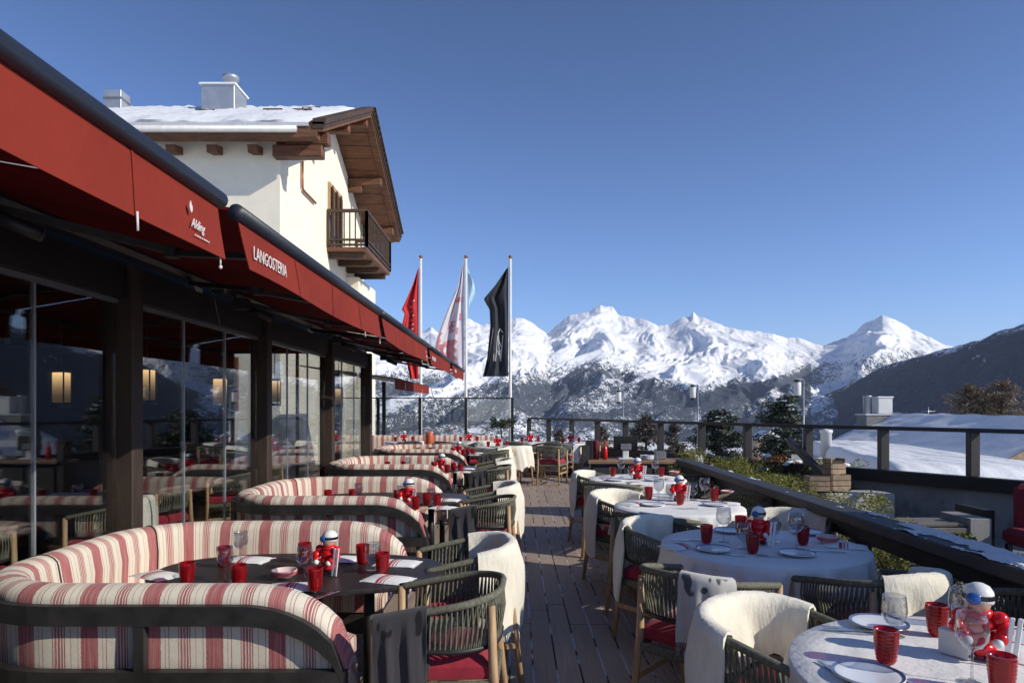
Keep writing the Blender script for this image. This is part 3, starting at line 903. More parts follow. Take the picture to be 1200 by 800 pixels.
# balcony
by0, by1, bw = 7.05 - .2, 11.1 - .6, 1.27
by0, by1 = 4.3, 8.3
fz = 6.62
bal = MB().box((bw / 2, (by0 + by1) / 2, fz), (bw, by1 - by0, .13)).build('balcony', MT['wood'], ch)
for k in range(4):
    y = by0 + .25 + k * (by1 - by0 - .5) / 3
    MB().box((bw / 2 - .05, y, fz - .16), (bw - .15, .15, .18)).build('joist', MT['wood_dark'], bal)
for (a, c) in (((0.02, by0), (bw, by0)), ((bw, by0), (bw, by1)), ((bw, by1), (.02, by1))):
    for dz, h_ in ((1.22, .10), (.30, .06), (.14, .06)):
        MB().bar((a[0], a[1], fz + dz), (c[0], c[1], fz + dz), .07, h_).build('handrail', MT['wood_dark'], bal)
    nb = 7 if a[1] == c[1] else 18
    q = MB()
    for k in range(nb + 1):
        f = k / nb
        x, y = a[0] + (c[0] - a[0]) * f, a[1] + (c[1] - a[1]) * f
        ww = .09 if k in (0, nb) else .035
        q.box((x, y, fz + .64), (ww, ww, 1.12))
    q.build('baluster', MT['wood_dark'], bal)
# downpipe on the sunny wall
b = MB(); b.tube([(.06, 1.65, 8.45), (.06, 1.65, 7.72), (.06, 1.72, 7.67), (.06, 2.9, 7.66)], .035, 8); b.build('downpipe', MT['copper'], ch)
MB().box((-.3, 8.2, .9), (1.5, 2.9, 10.6)).build('bay', MT['plaster'], ch)
for zz in (5.2, 4.75):
    q = MB(); q.box((.55, 9.3, zz), (.2, .03, .03)); q.box((.65, 9.3, zz), (.1, .1, .14)); q.build('wall_lamp', MT['black'], ch)
# chimneys
yc = 3.6; zc_ = ez + pit * (yc + ov) + .2
cm = MB().box((-2.95, yc, 10.5), (1.0, .95, 1.6), bev=.01).build('chimney', MT['zinc'], ch)
MB().box((-2.95, yc, 11.32), (1.10, 1.05, .05)).build('cap', MT['snow'], cm)
b = MB(); b.lathe([(.2, 0), (.2, .30), (.24, .31), (.24, .42), (.2, .43)], (-2.75, yc, 11.34), 16); b.build('flue', MT['zinc'], cm)
cm2 = MB().box((-6.25, yc, 10.55), (.52, .5, 1.4), bev=.01).build('chimney', MT['zinc'], ch)
MB().box((-6.25, yc, 11.0), (.57, .55, .05)).build('cap', MT['grey'], cm2)


# ------------------------------------------------------------------ booths
def rr_path(x1, yh, rad, n_st=10, n_arc=10):
    """U seen from above: from the near tip back to the wall and out again; returns points, outward normals, arc length"""
    P = []
    for k in range(n_st * 2): P.append((-(x1 - rad) * k / (n_st * 2), -yh))
    for k in range(n_arc):
        a = math.pi / 2 * k / n_arc
        P.append((-(x1 - rad) - rad * math.sin(a), -yh + rad - rad * math.cos(a)))
    for k in range(n_st): P.append((-x1, (-yh + rad) + (2 * yh - 2 * rad) * k / n_st))
    Q = [(x, -y) for x, y in P[: n_st * 2 + n_arc + 1]]
    P.append((-x1, yh - rad))
    P += Q[: n_st * 2 + n_arc][::-1]
    s, out = 0.0, []
    for i, p in enumerate(P):
        a, c = P[max(i - 1, 0)], P[min(i + 1, len(P) - 1)]
        t = Vector((c[0] - a[0], c[1] - a[1])).normalized()
        if i: s += math.dist(P[i - 1], p)
        out.append((Vector(p), Vector((-t.y, t.x)) * -1 * -1, s))
    # outward = away from the middle of the U
    res = []
    for p, nrm, q in out:
        o = Vector((p.x + .85, p.y))
        if nrm.dot(o) < 0: nrm = -nrm
        res.append((p, nrm, q))
    return res


BX, BH = 1.78, .84
PATH = rr_path(BX, BH, .52)
LEN = PATH[-1][2]


def top_at(s):
    d = min(s, LEN - s)
    k = min(1, d / .46)
    return .50 + .32 * math.sqrt(max(0, 1 - (1 - k) ** 2.0))


def sweep(b, prof, s0=0.0, s1=None, mi=0, smooth=True, uvk=1.0):
    """prof(s) -> closed list of (outward offset, z)"""
    s1 = LEN if s1 is None else s1
    rows, uv = [], []
    pts = [q for q in PATH if s0 - 1e-6 <= q[2] <= s1 + 1e-6]
    for p, nrm, s in pts:
        pr = prof(s)
        r_, u_ = [], []
        v = 0; last = None
        for o, z in pr:
            if last: v += math.dist(last, (o, z))
            last = (o, z)
            r_.append((p.x + nrm.x * o, p.y + nrm.y * o, z)); u_.append((s * uvk, v))
        rows.append(r_); uv.append(u_)
    n = len(rows[0])
    vs = [p for r_ in rows for p in r_]; uvs = [p for r_ in uv for p in r_]
    fs = [(i * n + k, i * n + n + k, i * n + n + (k + 1) % n, i * n + (k + 1) % n) for i in range(len(rows) - 1) for k in range(n)]
    b.add(vs, fs, mi, smooth, uvs)
    m = len(rows)
    b.add(rows[0], [tuple(range(n))], mi, False, uv[0]); b.add(rows[-1], [tuple(range(n))][::1], mi, False, uv[-1])
    return b


def cushion_prof(s):
    t = top_at(s); o = []
    hw = .085
    for k in range(9):
        a = math.pi * k / 8
        o.append((hw * math.cos(a) * (1.0 if k not in (0, 8) else 1), t - .06 + .06 * math.sin(a)))
    puff = .018
    return [(hw - .012, .34), (hw - .012, min(t - .13, .50)), (hw - .006, t - .12)] + o + [(-hw - puff, t - .16), (-hw - puff * .5, .45), (-hw, .34)]


def make_booth():
    t = thing('booth_sofa', '-', 'sofa')
    b = MB(); sweep(b, cushion_prof); b.build('backrest', MT['stripe'], t)
    # piping seam splits the back into upholstered panels
    for i, (p, nrm, s) in enumerate(PATH):
        if i in (34, 36): continue
    b = MB()
    for sk in (LEN * .5 - .25, LEN * .5 + .62):
        i = min(range(len(PATH)), key=lambda k: abs(PATH[k][2] - sk)); p, nrm, s = PATH[i]
        pr = cushion_prof(s)
        b.tube([(p.x + nrm.x * o * 1.03, p.y + nrm.y * o * 1.03, z + .002) for o, z in pr[3:]], .0045, 5)
    b.build('seam', MT['frame'], t)

    def band(o0, o1, f0, f1):
        return lambda s: [(o0, f0(s)), (o1, f0(s)), (o1, f1(s)), (o0, f1(s))]
    b = MB(); sweep(b, band(.078, .122, lambda s: max(.40, top_at(s) - .150), lambda s: top_at(s) - .066), smooth=False); b.build('frame_rail', MT['frame'], t)
    b = MB(); sweep(b, band(.077, .121, lambda s: .395, lambda s: .475), smooth=False); b.build('frame_base', MT['frame'], t)
    for sk in (.03, .86, 1.9, LEN * .5, LEN - 1.9, LEN - .86, LEN - .03):
        i = min(range(len(PATH)), key=lambda k: abs(PATH[k][2] - sk)); p, nrm, s = PATH[i]
        z1 = top_at(s) - .10
        if z1 > .44:
            MB().box((p.x + nrm.x * .098, p.y + nrm.y * .098, (.40 + z1) / 2), (.042, .042, z1 - .40)).build('stile', MT['frame'], t)
    for sk in (.06, 1.1, LEN * .5 - .5, LEN * .5 + .5, LEN - 1.1, LEN - .06):
        i = min(range(len(PATH)), key=lambda k: abs(PATH[k][2] - sk)); p, nrm, s = PATH[i]
        MB().box((p.x + nrm.x * .07, p.y + nrm.y * .07, .21), (.055, .055, .42)).build('leg', MT['frame'], t)

    # seat cushions: near, back, far
    def pad(x0, x1, y0, y1, z0, z1, along):
        q = MB(); e = .035; rows, uv = [], []
        N = 16
        for i in range(N + 1):
            f = i / N
            r_, u_ = [], []
            sh = min(1, min(f, 1 - f) * 9) ** .5
            if along == 'x': x = x0 + (x1 - x0) * f
            else: x = y0 + (y1 - y0) * f
            a0, a1 = (y0, y1) if along == 'x' else (x0, x1)
            prof = [(a0, z0), (a0, z1 - e), (a0 + e * .4, z1 - e * .3), (a0 + e * 1.5, z1), ((a0 + a1) / 2, z1 + .012), (a1 - e * 1.5, z1), (a1 - e * .4, z1 - e * .3), (a1, z1 - e), (a1, z0)]
            for o, z in prof:
                zz = z0 + (z - z0) * (.75 + .25 * sh)
                r_.append((x, o, zz) if along == 'x' else (o, x, zz)); u_.append((x, o + z))
            rows.append(r_); uv.append(u_)
        q.grid(rows, uv=uv)
        for k in (0, N):
            q.add(rows[k], [tuple(range(len(rows[k])))], 0, False, [(c[1] if along == 'x' else c[0], c[2]) for c in rows[k]])
        return q
    pad(-BX + .55, -.10, -BH + .09, -BH + .50, .34, .475, 'x').build('seat_cushion', MT['stripe'], t)
    pad(-BX + .55, -.10, BH - .50, BH - .09, .34, .475, 'x').build('seat_cushion', MT['stripe'], t)
    pad(-BX + .09, -BX + .55, -BH + .12, BH - .12, .34, .476, 'y').build('seat_cushion', MT['stripe'], t)
    b = MB()
    for sy in (-1, 1): b.box((-(BX - .1) / 2 - .05, sy * (BH - .28), .27), (BX - .35, .42, .13))
    b.box((-BX + .31, 0, .27), (.44, 2 * BH - .9, .128)); b.build('seat_base', MT['frame'], t)
    return t


BO = [(-.72, 3.86), (-.77, 6.86), (-.84, 10.22), (-.88, 13.6), (-.70, .92)]
bl = ['striped booth sofa nearest complete one, left of the deck, with a dark wooden frame',
      'second striped booth sofa from the camera, between two glass bays',
      'third striped booth sofa along the glass wall',
      'farthest of the four U shaped striped booth sofas along the glass',
      'striped booth sofa cut off by the bottom left corner of the picture']
booth = make_booth()
for i, (x, y) in enumerate(BO):
    o = booth if i == 0 else copy_tree(booth)
    o.location = (x, y, 0)
    tag(o, bl[i], 'sofa', 'striped booth sofas beside the glass')

# banquette along the far glass screen
t = thing('banquette', 'long striped banquette running along the glass screen at the far end of the deck', 'sofa', (-2.15, 17.95, 0))
q = MB(); rows, uv = [], []
prof = [(.0, .36), (.0, .80), (-.03, .85), (-.09, .87), (-.15, .85), (-.17, .78), (-.15, .47)]
for x in np.linspace(-1.75, 1.75, 30):
    rows.append([(x, o, z) for o, z in prof]); uv.append([(x, o + z) for o, z in prof])
q.grid(rows, uv=uv); q.build('backrest', MT['stripe'], t)
q = MB(); rows, uv = [], []
prof = [(-.17, .48), (-.6, .49), (-.65, .46), (-.65, .33)]
for x in np.linspace(-1.75, 1.75, 30):
    rows.append([(x, o, z) for o, z in prof]); uv.append([(x, o + z) for o, z in prof])
q.grid(rows, uv=uv); q.build('seat_cushion', MT['stripe'], t)
MB().box((0, -.3, .17), (3.4, .5, .32)).build('base', MT['frame'], t)

# oval dark tables in the booths
def make_oval():
    t = thing('booth_table', '-', 'table')
    b = MB(); n = 56; A, B_ = .80, .44
    prof = [(.985, .672), (1.0, .68), (1.0, .694), (.99, .70)]
    vs = [(A * k * math.copysign(abs(math.cos(a)) ** .8, math.cos(a)), B_ * k * math.copysign(abs(math.sin(a)) ** .8, math.sin(a)), z) for k, z in prof for a in [2 * math.pi * i / n for i in range(n)]]
    fs = [(r_ * n + i, r_ * n + (i + 1) % n, (r_ + 1) * n + (i + 1) % n, (r_ + 1) * n + i) for r_ in range(3) for i in range(n)]
    fs += [tuple(range(n - 1, -1, -1)), tuple(range(3 * n, 4 * n))]
    b.add(vs, fs); b.build('tabletop', MT['tabletop'], t)
    for sx in (-.38, .38):
        b = MB(); b.lathe([(.035, .02), (.03, .672)], (sx, 0, 0), 12); b.build('pedestal', MT['black'], t)
        b = MB(); b.box((sx, 0, .012), (.10, .56, .02), bev=.005); b.build('foot', MT['black'], t)
    return t


TO = [(-1.19, 3.78), (-1.22, 6.80), (-1.28, 10.15), (-1.32, 13.55)]
tn = ['nearest booth', 'second booth', 'third booth', 'farthest booth']
oval = make_oval()
for i, (x, y) in enumerate(TO):
    o = oval if i == 0 else copy_tree(oval)
    o.location = (x, y, 0)
    tag(o, f'dark oval table standing inside the {tn[i]} sofa', 'table', 'dark oval tables in the booths')


# ------------------------------------------------------------------ rope armchairs
def ring(u, k=1.0):
    """u 0..1 round the chair from right arm front over the back to left arm front; chair faces +y"""
    hw, d0, db, rad = .285 * k, .24, -.29, .22
    L1 = d0 - (db + rad); La = rad * math.pi / 2; Lb = 2 * (hw - rad); T = 2 * L1 + 2 * La + Lb
    s = u * T
    if s <= L1: p, nn = Vector((hw, d0 - s)), Vector((1, 0))
    elif s <= L1 + La:
        a = (s - L1) / rad; p = Vector((hw - rad + rad * math.cos(a), db + rad - rad * math.sin(a))); nn = Vector((math.cos(a), -math.sin(a)))
    elif s <= L1 + La + Lb:
        p = Vector((hw - rad - (s - L1 - La), db)); nn = Vector((0, -1))
    elif s <= L1 + 2 * La + Lb:
        a = math.pi / 2 + (s - L1 - La - Lb) / rad; p = Vector((-(hw - rad) + rad * math.cos(a), db + rad - rad * math.sin(a))); nn = Vector((math.cos(a), -math.sin(a)))
    else:
        p, nn = Vector((-hw, db + rad + (s - L1 - 2 * La - Lb))), Vector((-1, 0))
    f = math.sin(math.pi * u) ** 1.1
    z = .695 + .095 * f
    return p, nn, z


def make_chair():
    t = thing('rope_armchair', '-', 'chair')
    N = 48
    pts = []
    for i in range(N + 1):
        p, nn, z = ring(i / N); pts.append((p.x, p.y, z))
    b = MB(); b.tube(pts, .0175, 8); b.build('top_rail', MT['rope'], t)
    low = []
    for i in range(N + 1):
        p, nn, z = ring(.05 + .90 * i / N, .95); low.append((p.x, p.y * .97, .565))
    b = MB(); b.tube(low, .013, 6); b.build('lower_rail', MT['frame'], t)
    b = MB(); n = 112
    for i in range(n):
        u = .07 + .86 * (i + .5) / n
        p, nn, z = ring(u); q, _, _ = ring(.05 + .90 * ((u - .07) / .86), .95)
        j = .012 * (1 if i % 2 else -1)
        p2, _, z2 = ring(min(1, max(0, u + j)))
        o = nn * (.006 if i % 2 else -.004)
        b.tube([(q.x, q.y * .97, .565), ((q.x + p2.x) / 2 + o.x + nn.x * .008, (q.y * .97 + p2.y) / 2 + o.y + nn.y * .008, (.565 + z2) / 2), (p2.x, p2.y, z2)], .0052, 5, cap=False)
    b.build('rope_back', MT['rope'], t)
    for sx in (1, -1):
        b = MB(); b.tube([(sx * .272, .262, 0), (sx * .284, .236, .40), (sx * .285, .235, .70)], [.016, .021, .019], 10); b.build('leg', MT['tan'], t)
        b = MB(); b.tube([(sx * .235, -.315, 0), (sx * .215, -.262, .45), (sx * .212, -.255, .745)], [.016, .021, .017], 10); b.build('leg', MT['tan'], t)
        MB().bar((sx * .278, .245, .405), (sx * .218, -.268, .405), .028, .045, bev=.006).build('seat_rail', MT['rope'], t)
        MB().bar((sx * .276, .252, .235), (sx * .226, -.29, .235), .024, .034, bev=.006).build('stretcher', MT['tan'], t)
    MB().bar((-.28, .243, .395), (.28, .243, .395), .028, .045, bev=.006).build('seat_rail', MT['rope'], t)
    MB().bar((-.215, -.266, .395), (.215, -.266, .395), .028, .045, bev=.006).build('seat_rail', MT['rope'], t)
    MB().bar((-.276, .252, .25), (.276, .252, .25), .022, .032, bev=.006).build('stretcher', MT['tan'], t)
    q = MB(); rows = []
    M_ = 14
    for i in range(M_ + 1):
        r_ = []
        for j in range(M_ + 1):
            fx, fy = 2 * i / M_ - 1, 2 * j / M_ - 1
            wdt = .262 - .045 * (1 - (fy + 1) / 2)
            ex = max(abs(fx), abs(fy)) ** 8
            r_.append((fx * wdt, -.005 + fy * .245, .530 - .045 * ex + .014 * (1 - fx * fx) * (1 - fy * fy)))
        rows.append(r_)
    q.grid(rows)
    rim = [rows[i][0] for i in range(M_ + 1)] + [rows[M_][j] for j in range(1, M_ + 1)] + [rows[i][M_] for i in range(M_ - 1, -1, -1)] + [rows[0][j] for j in range(M_ - 1, 0, -1)]
    q.grid([[(x, y, .432), (x * 1.02, y * 1.02, .455), (x, y, z)] for x, y, z in rim + rim[:1]])
    q.add([(x, y, .432) for x, y, z in rim], [tuple(range(len(rim)))])
    q.build('seat_cushion', MT['cushion'], t)
    return t


def drape(u0, u1, inn, out, seed, thick=.014, wav=.012, rag=.03, nu=26, off=.026, back_skew=0.0):
    """cloth hung over the chair's top rail between ring positions u0 and u1: outer and inner faces"""
    rnd = random.Random(seed)
    ph = [rnd.uniform(0, 6.28) for _ in range(6)]
    nv = 24
    def surf(extra):
        rows, uv = [], []
        for i in range(nu + 1):
            a = i / nu
            u = u0 + (u1 - u0) * a
            p, nn, z = ring(u)
            ro = rag * (math.sin(a * 9 + ph[0]) + .6 * math.sin(a * 23 + ph[1]) + .4 * math.sin(a * 47 + ph[2]))
            lo = out + ro; li = inn + .7 * rag * (math.sin(a * 11 + ph[3]) + .5 * math.sin(a * 29 + ph[4]))
            r_, u_ = [], []
            c = off + extra
            for k in range(nv + 1):
                b = -li + (li + lo + math.pi * c) * k / nv
                w_ = wav * math.sin(a * 15 + ph[5] + b * 5) + .5 * wav * math.sin(a * 33 + b * 9 + ph[1])
                if b < 0: o, zz = -c, b; o += -.02 * min(1, -b / .2) + w_ * min(1, -b / .12)
                elif b < math.pi * c:
                    an = b / c; o, zz = -c * math.cos(an), c * math.sin(an)
                else:
                    d = b - math.pi * c; o, zz = c, -d; o += w_ * min(1, d / .12) * 1.4 + .02 * min(1, d / .25)
                r_.append((p.x + nn.x * o, p.y + nn.y * o, z + zz)); u_.append(((u - .5) * 1.6, b))
            rows.append(r_); uv.append(u_)
        return rows, uv
    b = MB()
    ra, ua = surf(0); rb, ub = surf(thick)
    b.grid(rb, uv=ub); b.grid([q[::-1] for q in ra], uv=[q[::-1] for q in ua])
    edge = lambda A, B: b.grid([[A[k], B[k]] for k in range(len(A))], uv=[[(0, 0), (0, 0)]] * len(A))
    edge(ra[0], rb[0]); edge(rb[-1], ra[-1]); edge([q[0] for q in rb], [q[0] for q in ra]); edge([q[-1] for q in ra], [q[-1] for q in rb])
    return b, rb, ra


def tufts(b, rows, n, L, rnd, flip=1):
    """short locks of wool over a draped sheepskin"""
    nu, nv = len(rows) - 1, len(rows[0]) - 1
    for _ in range(n):
        i, k = rnd.randrange(nu), rnd.randrange(nv)
        p0, p1, p2 = Vector(rows[i][k]), Vector(rows[i + 1][k]), Vector(rows[i][k + 1])
        fu, fv = rnd.random(), rnd.random()
        p = p0 + (p1 - p0) * fu + (p2 - p0) * fv
        nrm = (p1 - p0).cross(p2 - p0)
        if nrm.length < 1e-9: continue
        nrm = nrm.normalized() * flip
        d = (nrm * rnd.uniform(.12, .45) + Vector((rnd.uniform(-.5, .5), rnd.uniform(-.5, .5), rnd.uniform(-1.0, .0)))).normalized() * L * rnd.uniform(.5, 1.2)
        s = Vector((rnd.uniform(-1, 1), rnd.uniform(-1, 1), rnd.uniform(-.4, .4))).normalized() * .0015
        b.add([p - s, p + s, p + d], [(0, 1, 2)])


FUR = []
for sd_, (u0, u1, inn, out) in enumerate(((.22, .80, .24, .50), (.30, .72, .20, .42), (.15, .62, .22, .34))):
    b, rb, ra = drape(u0, u1, inn, out, 40 + sd_, .011, .014, .04)
    rnd = random.Random(sd_)
    FUR.append(b.mesh('sheepskin_throw', MT['fur']))


def make_blanket(name, mat, u0, u1, inn, out, seed):
    b, rb, ra = drape(u0, u1, inn, out, seed, .008, .006, .004, nu=18, off=.024)
    body = b.mesh(name, mat)
    f = MB()
    rnd = random.Random(seed)
    for row, sgn in ((rb, 1),):
        for i in range(len(row) - 1):
            for g in range(4):
                a = Vector(row[i][-1]).lerp(Vector(row[i + 1][-1]), g / 4)
                f.tube([a, a + Vector((rnd.uniform(-.006, .006), rnd.uniform(-.006, .006), -.03)), a + Vector((rnd.uniform(-.012, .012), rnd.uniform(-.012, .012), -.062))], .0022, 4, cap=False)
    return body, f.mesh('fringe', MT['fringe'] if name != 'pale' else mat)


BL = {'arm': make_blanket('wool_blanket', MT['charcoal'], .84, .998, .30, .46, 7),
      'back': make_blanket('wool_blanket', MT['charcoal'], .36, .62, .25, .46, 9),
      'pale': make_blanket('wool_blanket', MT['pale_blanket'], .30, .47, .2, .30, 12),
      'arm_r': make_blanket('wool_blanket', MT['charcoal'], .03, .30, .30, .40, 15)}

chair0 = make_chair()
used = [False]


def place_chair(x, y, face, label, group):
    """face: the way the sitter looks, degrees from +X counter-clockwise"""
    if not used[0]: o = chair0; used[0] = True
    else: o = copy_tree(chair0)
    o.location = (x, y, 0); o.rotation_euler = (0, 0, R(face - 90))
    tag(o, label, 'chair', group)
    return o


def put_on(me, name, x, y, face, label, cat, group, fringe=None):
    o = bpy.data.objects.new(name, me); COL.objects.link(o)
    o.location = (x, y, 0.002); o.rotation_euler = (0, 0, R(face - 90))
    tag(o, label, cat, group)
    if fringe:
        f = bpy.data.objects.new('fringe', fringe); COL.objects.link(f); f.parent = o
    return o


def aim(x, y, tx, ty): return math.degrees(math.atan2(ty - y, tx - x))


GC, GF, GB = 'rope armchairs around the tables', 'cream sheepskins over chair backs', 'wool blankets over chairs'
# aisle side of the booths
AI = [(-.35, 3.16, 178, .14), (-.32, 4.08, 192, 0), (-.30, 6.15, 176, .1), (-.28, 7.12, 188, 0), (-.36, 9.5, 178, 0), (-.36, 10.45, 186, 0), (-.42, 12.8, 178, 0), (-.42, 13.75, 184, 0)]
for i, (x, y, f, _) in enumerate(AI):
    nb = tn[i // 2]; near = i % 2 == 0
    place_chair(x, y, f, ('aisle rope armchair with the charcoal blanket' if near else 'aisle rope armchair with the cream sheepskin') + f' at the {nb} table', GC)
    if near:
        bd, fg = BL['arm']
        put_on(bd, 'wool_blanket', x, y, f, f'charcoal fringed wool blanket hanging over the chair arm at the {nb} table', 'blanket', GB, fg)
    else:
        put_on(FUR[0], 'sheepskin_throw', x, y, f, f'cream sheepskin over the aisle chair at the {nb} table', 'throw', GF)

# ------------------------------------------------------------------ white tables on the right
def cloth(Rr, z, drop, folds, amp, seed, rag=.02, nv=10):
    rnd = random.Random(seed); ph = [rnd.uniform(0, 6.28) for _ in range(5)]
    n = 260; rows = []
    for k in range(nv + 8):
        r_ = []
        for i in range(n + 1):
            a = 2 * math.pi * i / n
            if k < 5: rad, zz = Rr * (k / 5) * .985, z
            elif k < 8:
                q = (k - 4) / 4; rad, zz = Rr * (.985 + .015 * math.sin(q * math.pi / 2)), z - .014 * (1 - math.cos(q * math.pi / 2))
            else:
                f = (k - 7) / nv
                wv = (1 - 2 * abs(math.sin(folds * .5 * a + ph[0] + .9 * math.sin(2 * a + ph[1]))) ** .7) * (.7 + .5 * math.sin(3 * a + ph[3])) + .5 * math.sin((folds * 2 + 1) * a + ph[2] + .6 * math.sin(3 * a))
                d = drop * (1 + rag * math.sin(4 * a + ph[4]) + .6 * rag * math.sin(9 * a))
                rad = Rr * 1.0 + amp * f ** .8 * (.35 + wv * .55) ; zz = z - .014 - d * f
            r_.append((rad * math.cos(a), rad * math.sin(a), zz))
        rows.append(r_)
    b = MB(); b.grid(rows)
    return b


WT = [(1.555, 2.13, .655), (1.52, 4.2, .61), (1.40, 5.85, .55), (1.44, 8.1, .58)]
wn = ['nearest white round table', 'second white round table', 'third white round table', 'fourth white round table']
wl = ['round table under white linen in the bottom right corner, nearest the camera', 'round table under white linen mostly in shade beside the railing, second from the camera',
      'round table under sunlit white linen, third from the camera', 'round table under white linen in front of the wooden service console']
for i, (x, y, r_) in enumerate(WT):
    t = thing('round_table', wl[i], 'table', (x, y, 0), 0, 'round tables under white linen')
    b = MB(); b.lathe([(r_ - .01, .715), (r_ - .004, .722), (r_ - .004, .742)], n=48); b.build('tabletop', MT['pale_wood'], t)
    b = MB(); b.lathe([(.26, 0), (.26, .02), (.05, .05), (.04, .715)], n=24); b.build('pedestal', MT['black'], t)
    c = cloth(r_, .752, .25, 13, .085, 100 + i, .09).build('tablecloth', MT['linen'], None, (x, y, 0))
    tag(c, f'white linen cloth draped over the {wn[i]}', 'tablecloth', 'white linen tablecloths')
    cloth(r_ - .03, .744, .52, 12, .07, 200 + i).build('under_cloth', MT['linen'], c)

RC = [  # x, y, table, label, cover
    (1.04, 2.60, 0, 'rope armchair with a sunlit sheepskin at the nearest white table', 'fur0'),
    (2.13, 2.72, 0, 'dark rope armchair at the right picture edge, beyond the nearest white table', None),
    (1.07, 4.68, 1, 'rope armchair under a shaded bluish sheepskin, left of the second white table', 'fur1'),
    (.97, 3.50, 1, 'rope armchair carrying the pale patterned blanket, before the second white table', 'pale'),
    (1.80, 3.46, 1, 'rope armchair with sheepskin between the nearest and second white tables', 'fur2'),
    (2.0, 5.02, 1, 'rope armchair tucked between the second white table and the railing', 'fur1'),
    (1.02, 6.28, 2, 'rope armchair with a bright sheepskin, left of the third white table', 'fur0'),
    (1.08, 5.34, 2, 'rope armchair in front of the third white table', 'pale'),
    (2.0, 6.2, 2, 'rope armchair between the third white table and the railing', None),
    (1.03, 8.28, 3, 'rope armchair with a bright sheepskin, left of the fourth white table', 'fur1'),
    (1.05, 7.45, 3, 'rope armchair in front of the fourth white table', None),
    (2.02, 8.1, 3, 'rope armchair between the fourth white table and the railing', None)]
for x, y, ti, lab, cov in RC:
    f = aim(x, y, WT[ti][0], WT[ti][1]) + 8 * math.sin(x * 37 + y * 11)
    place_chair(x, y, f, lab, GC)
    who = lab.replace('rope armchair', 'chair').replace('with a sunlit sheepskin ', '').replace('with a bright sheepskin, ', '').replace('under a shaded bluish sheepskin, ', '').replace('under a sheepskin ', '').replace('carrying the pale patterned blanket, ', '')
    if cov and cov.startswith('fur'): put_on(FUR[int(cov[3])], 'sheepskin_throw', x, y, f, 'cream sheepskin over the ' + who, 'throw', GF)
    elif cov == 'pale': put_on(BL['pale'][0], 'wool_blanket', x, y, f, 'pale blanket with dark motifs over the ' + who, 'blanket', GB, BL['pale'][1])

# far tables near the glass screen
FT = [(-.38, 14.7, .5, 'left of the aisle'), (.36, 16.6, .48, 'in the middle of the far end'), (1.32, 16.3, .5, 'before the corner of the outer railing'), (-1.15, 16.95, .48, 'at the right half of the banquette'), (-2.75, 16.9, .48, 'at the left half of the banquette')]
for i, (x, y, r_, w_) in enumerate(FT):
    t = thing('round_table', f'far round table under white linen, {w_}', 'table', (x, y, 0), 0, 'round tables under white linen')
    b = MB(); b.lathe([(r_ - .01, .72), (r_ - .004, .742)], n=36); b.build('tabletop', MT['pale_wood'], t)
    b = MB(); b.lathe([(.22, 0), (.04, .05), (.04, .72)], n=16); b.build('pedestal', MT['black'], t)
    c = cloth(r_, .752, .42, 10, .03, 300 + i).build('tablecloth', MT['linen'], None, (x, y, 0))
    tag(c, f'white linen cloth on the far table {w_}', 'tablecloth', 'white linen tablecloths')
FC = [(-.0, 14.05, 0, 'fur1', 'just right of the far table left of the aisle'), (-.95, 14.55, 0, None, 'left of the far table left of the aisle'), (.05, 15.9, 1, None, 'before the far table in the middle'),
      (.72, 15.95, 1, 'back', 'between the two farthest white tables'), (.95, 15.55, 2, None, 'before the far table by the corner of the outer railing'), (1.85, 15.9, 2, None, 'right of the far table by the corner of the outer railing'),
      (-.75, 16.2, 3, 'fur1', 'before the right half of the banquette'), (-1.6, 16.2, 3, None, 'before the middle of the banquette'), (-2.5, 16.1, 4, 'back', 'before the left half of the banquette'), (-.1, 15.55, 0, None, 'behind the far table left of the aisle'), (.75, 14.3, 2, None, 'standing right of the aisle near the far tables')]
for x, y, ti, cov, w_ in FC:
    f = aim(x, y, FT[ti][0], FT[ti][1])
    place_chair(x, y, f, f'far rope armchair {w_}', GC)
    if cov == 'fur1': put_on(FUR[1], 'sheepskin_throw', x, y, f, f'cream sheepskin on the far chair {w_}', 'throw', GF)
    if cov == 'back': put_on(BL['back'][0], 'wool_blanket', x, y, f, f'charcoal blanket on the far chair {w_}', 'blanket', GB, BL['back'][1])
# seats inside the pavilion
IN = [(-3.6, 3.3, 20), (-3.75, 4.6, -30), (-3.5, 5.9, 10), (-3.7, 7.0, -20), (-3.6, 8.6, 20), (-3.7, 9.8, -15)]
il = ['first', 'second', 'third', 'fourth', 'fifth', 'sixth']
for i, (x, y, f) in enumerate(IN):
    place_chair(x, y, f + (90 if i % 2 else -90) * 0 + 180, f'rope armchair inside the pavilion behind the glass, {il[i]} from the camera', GC)
    if i in (0, 2): put_on(FUR[1], 'sheepskin_throw', x, y, f + 180, f'pale throw over the {il[i]} chair behind the pavilion glass', 'throw', GF)
for i, y in enumerate((3.95, 6.45, 9.2)):
    t = thing('inner_table', f'brown wooden table inside the pavilion, {il[i]} one behind the glass', 'table', (-4.15, y, 0), 0, 'brown tables inside the pavilion')
    b = MB(); b.box((0, 0, .73), (.8, .8, .04), bev=.01); b.build('tabletop', MT['console'], t)
    b = MB(); b.lathe([(.24, 0), (.04, .04), (.04, .71)], n=16); b.build('pedestal', MT['black'], t)


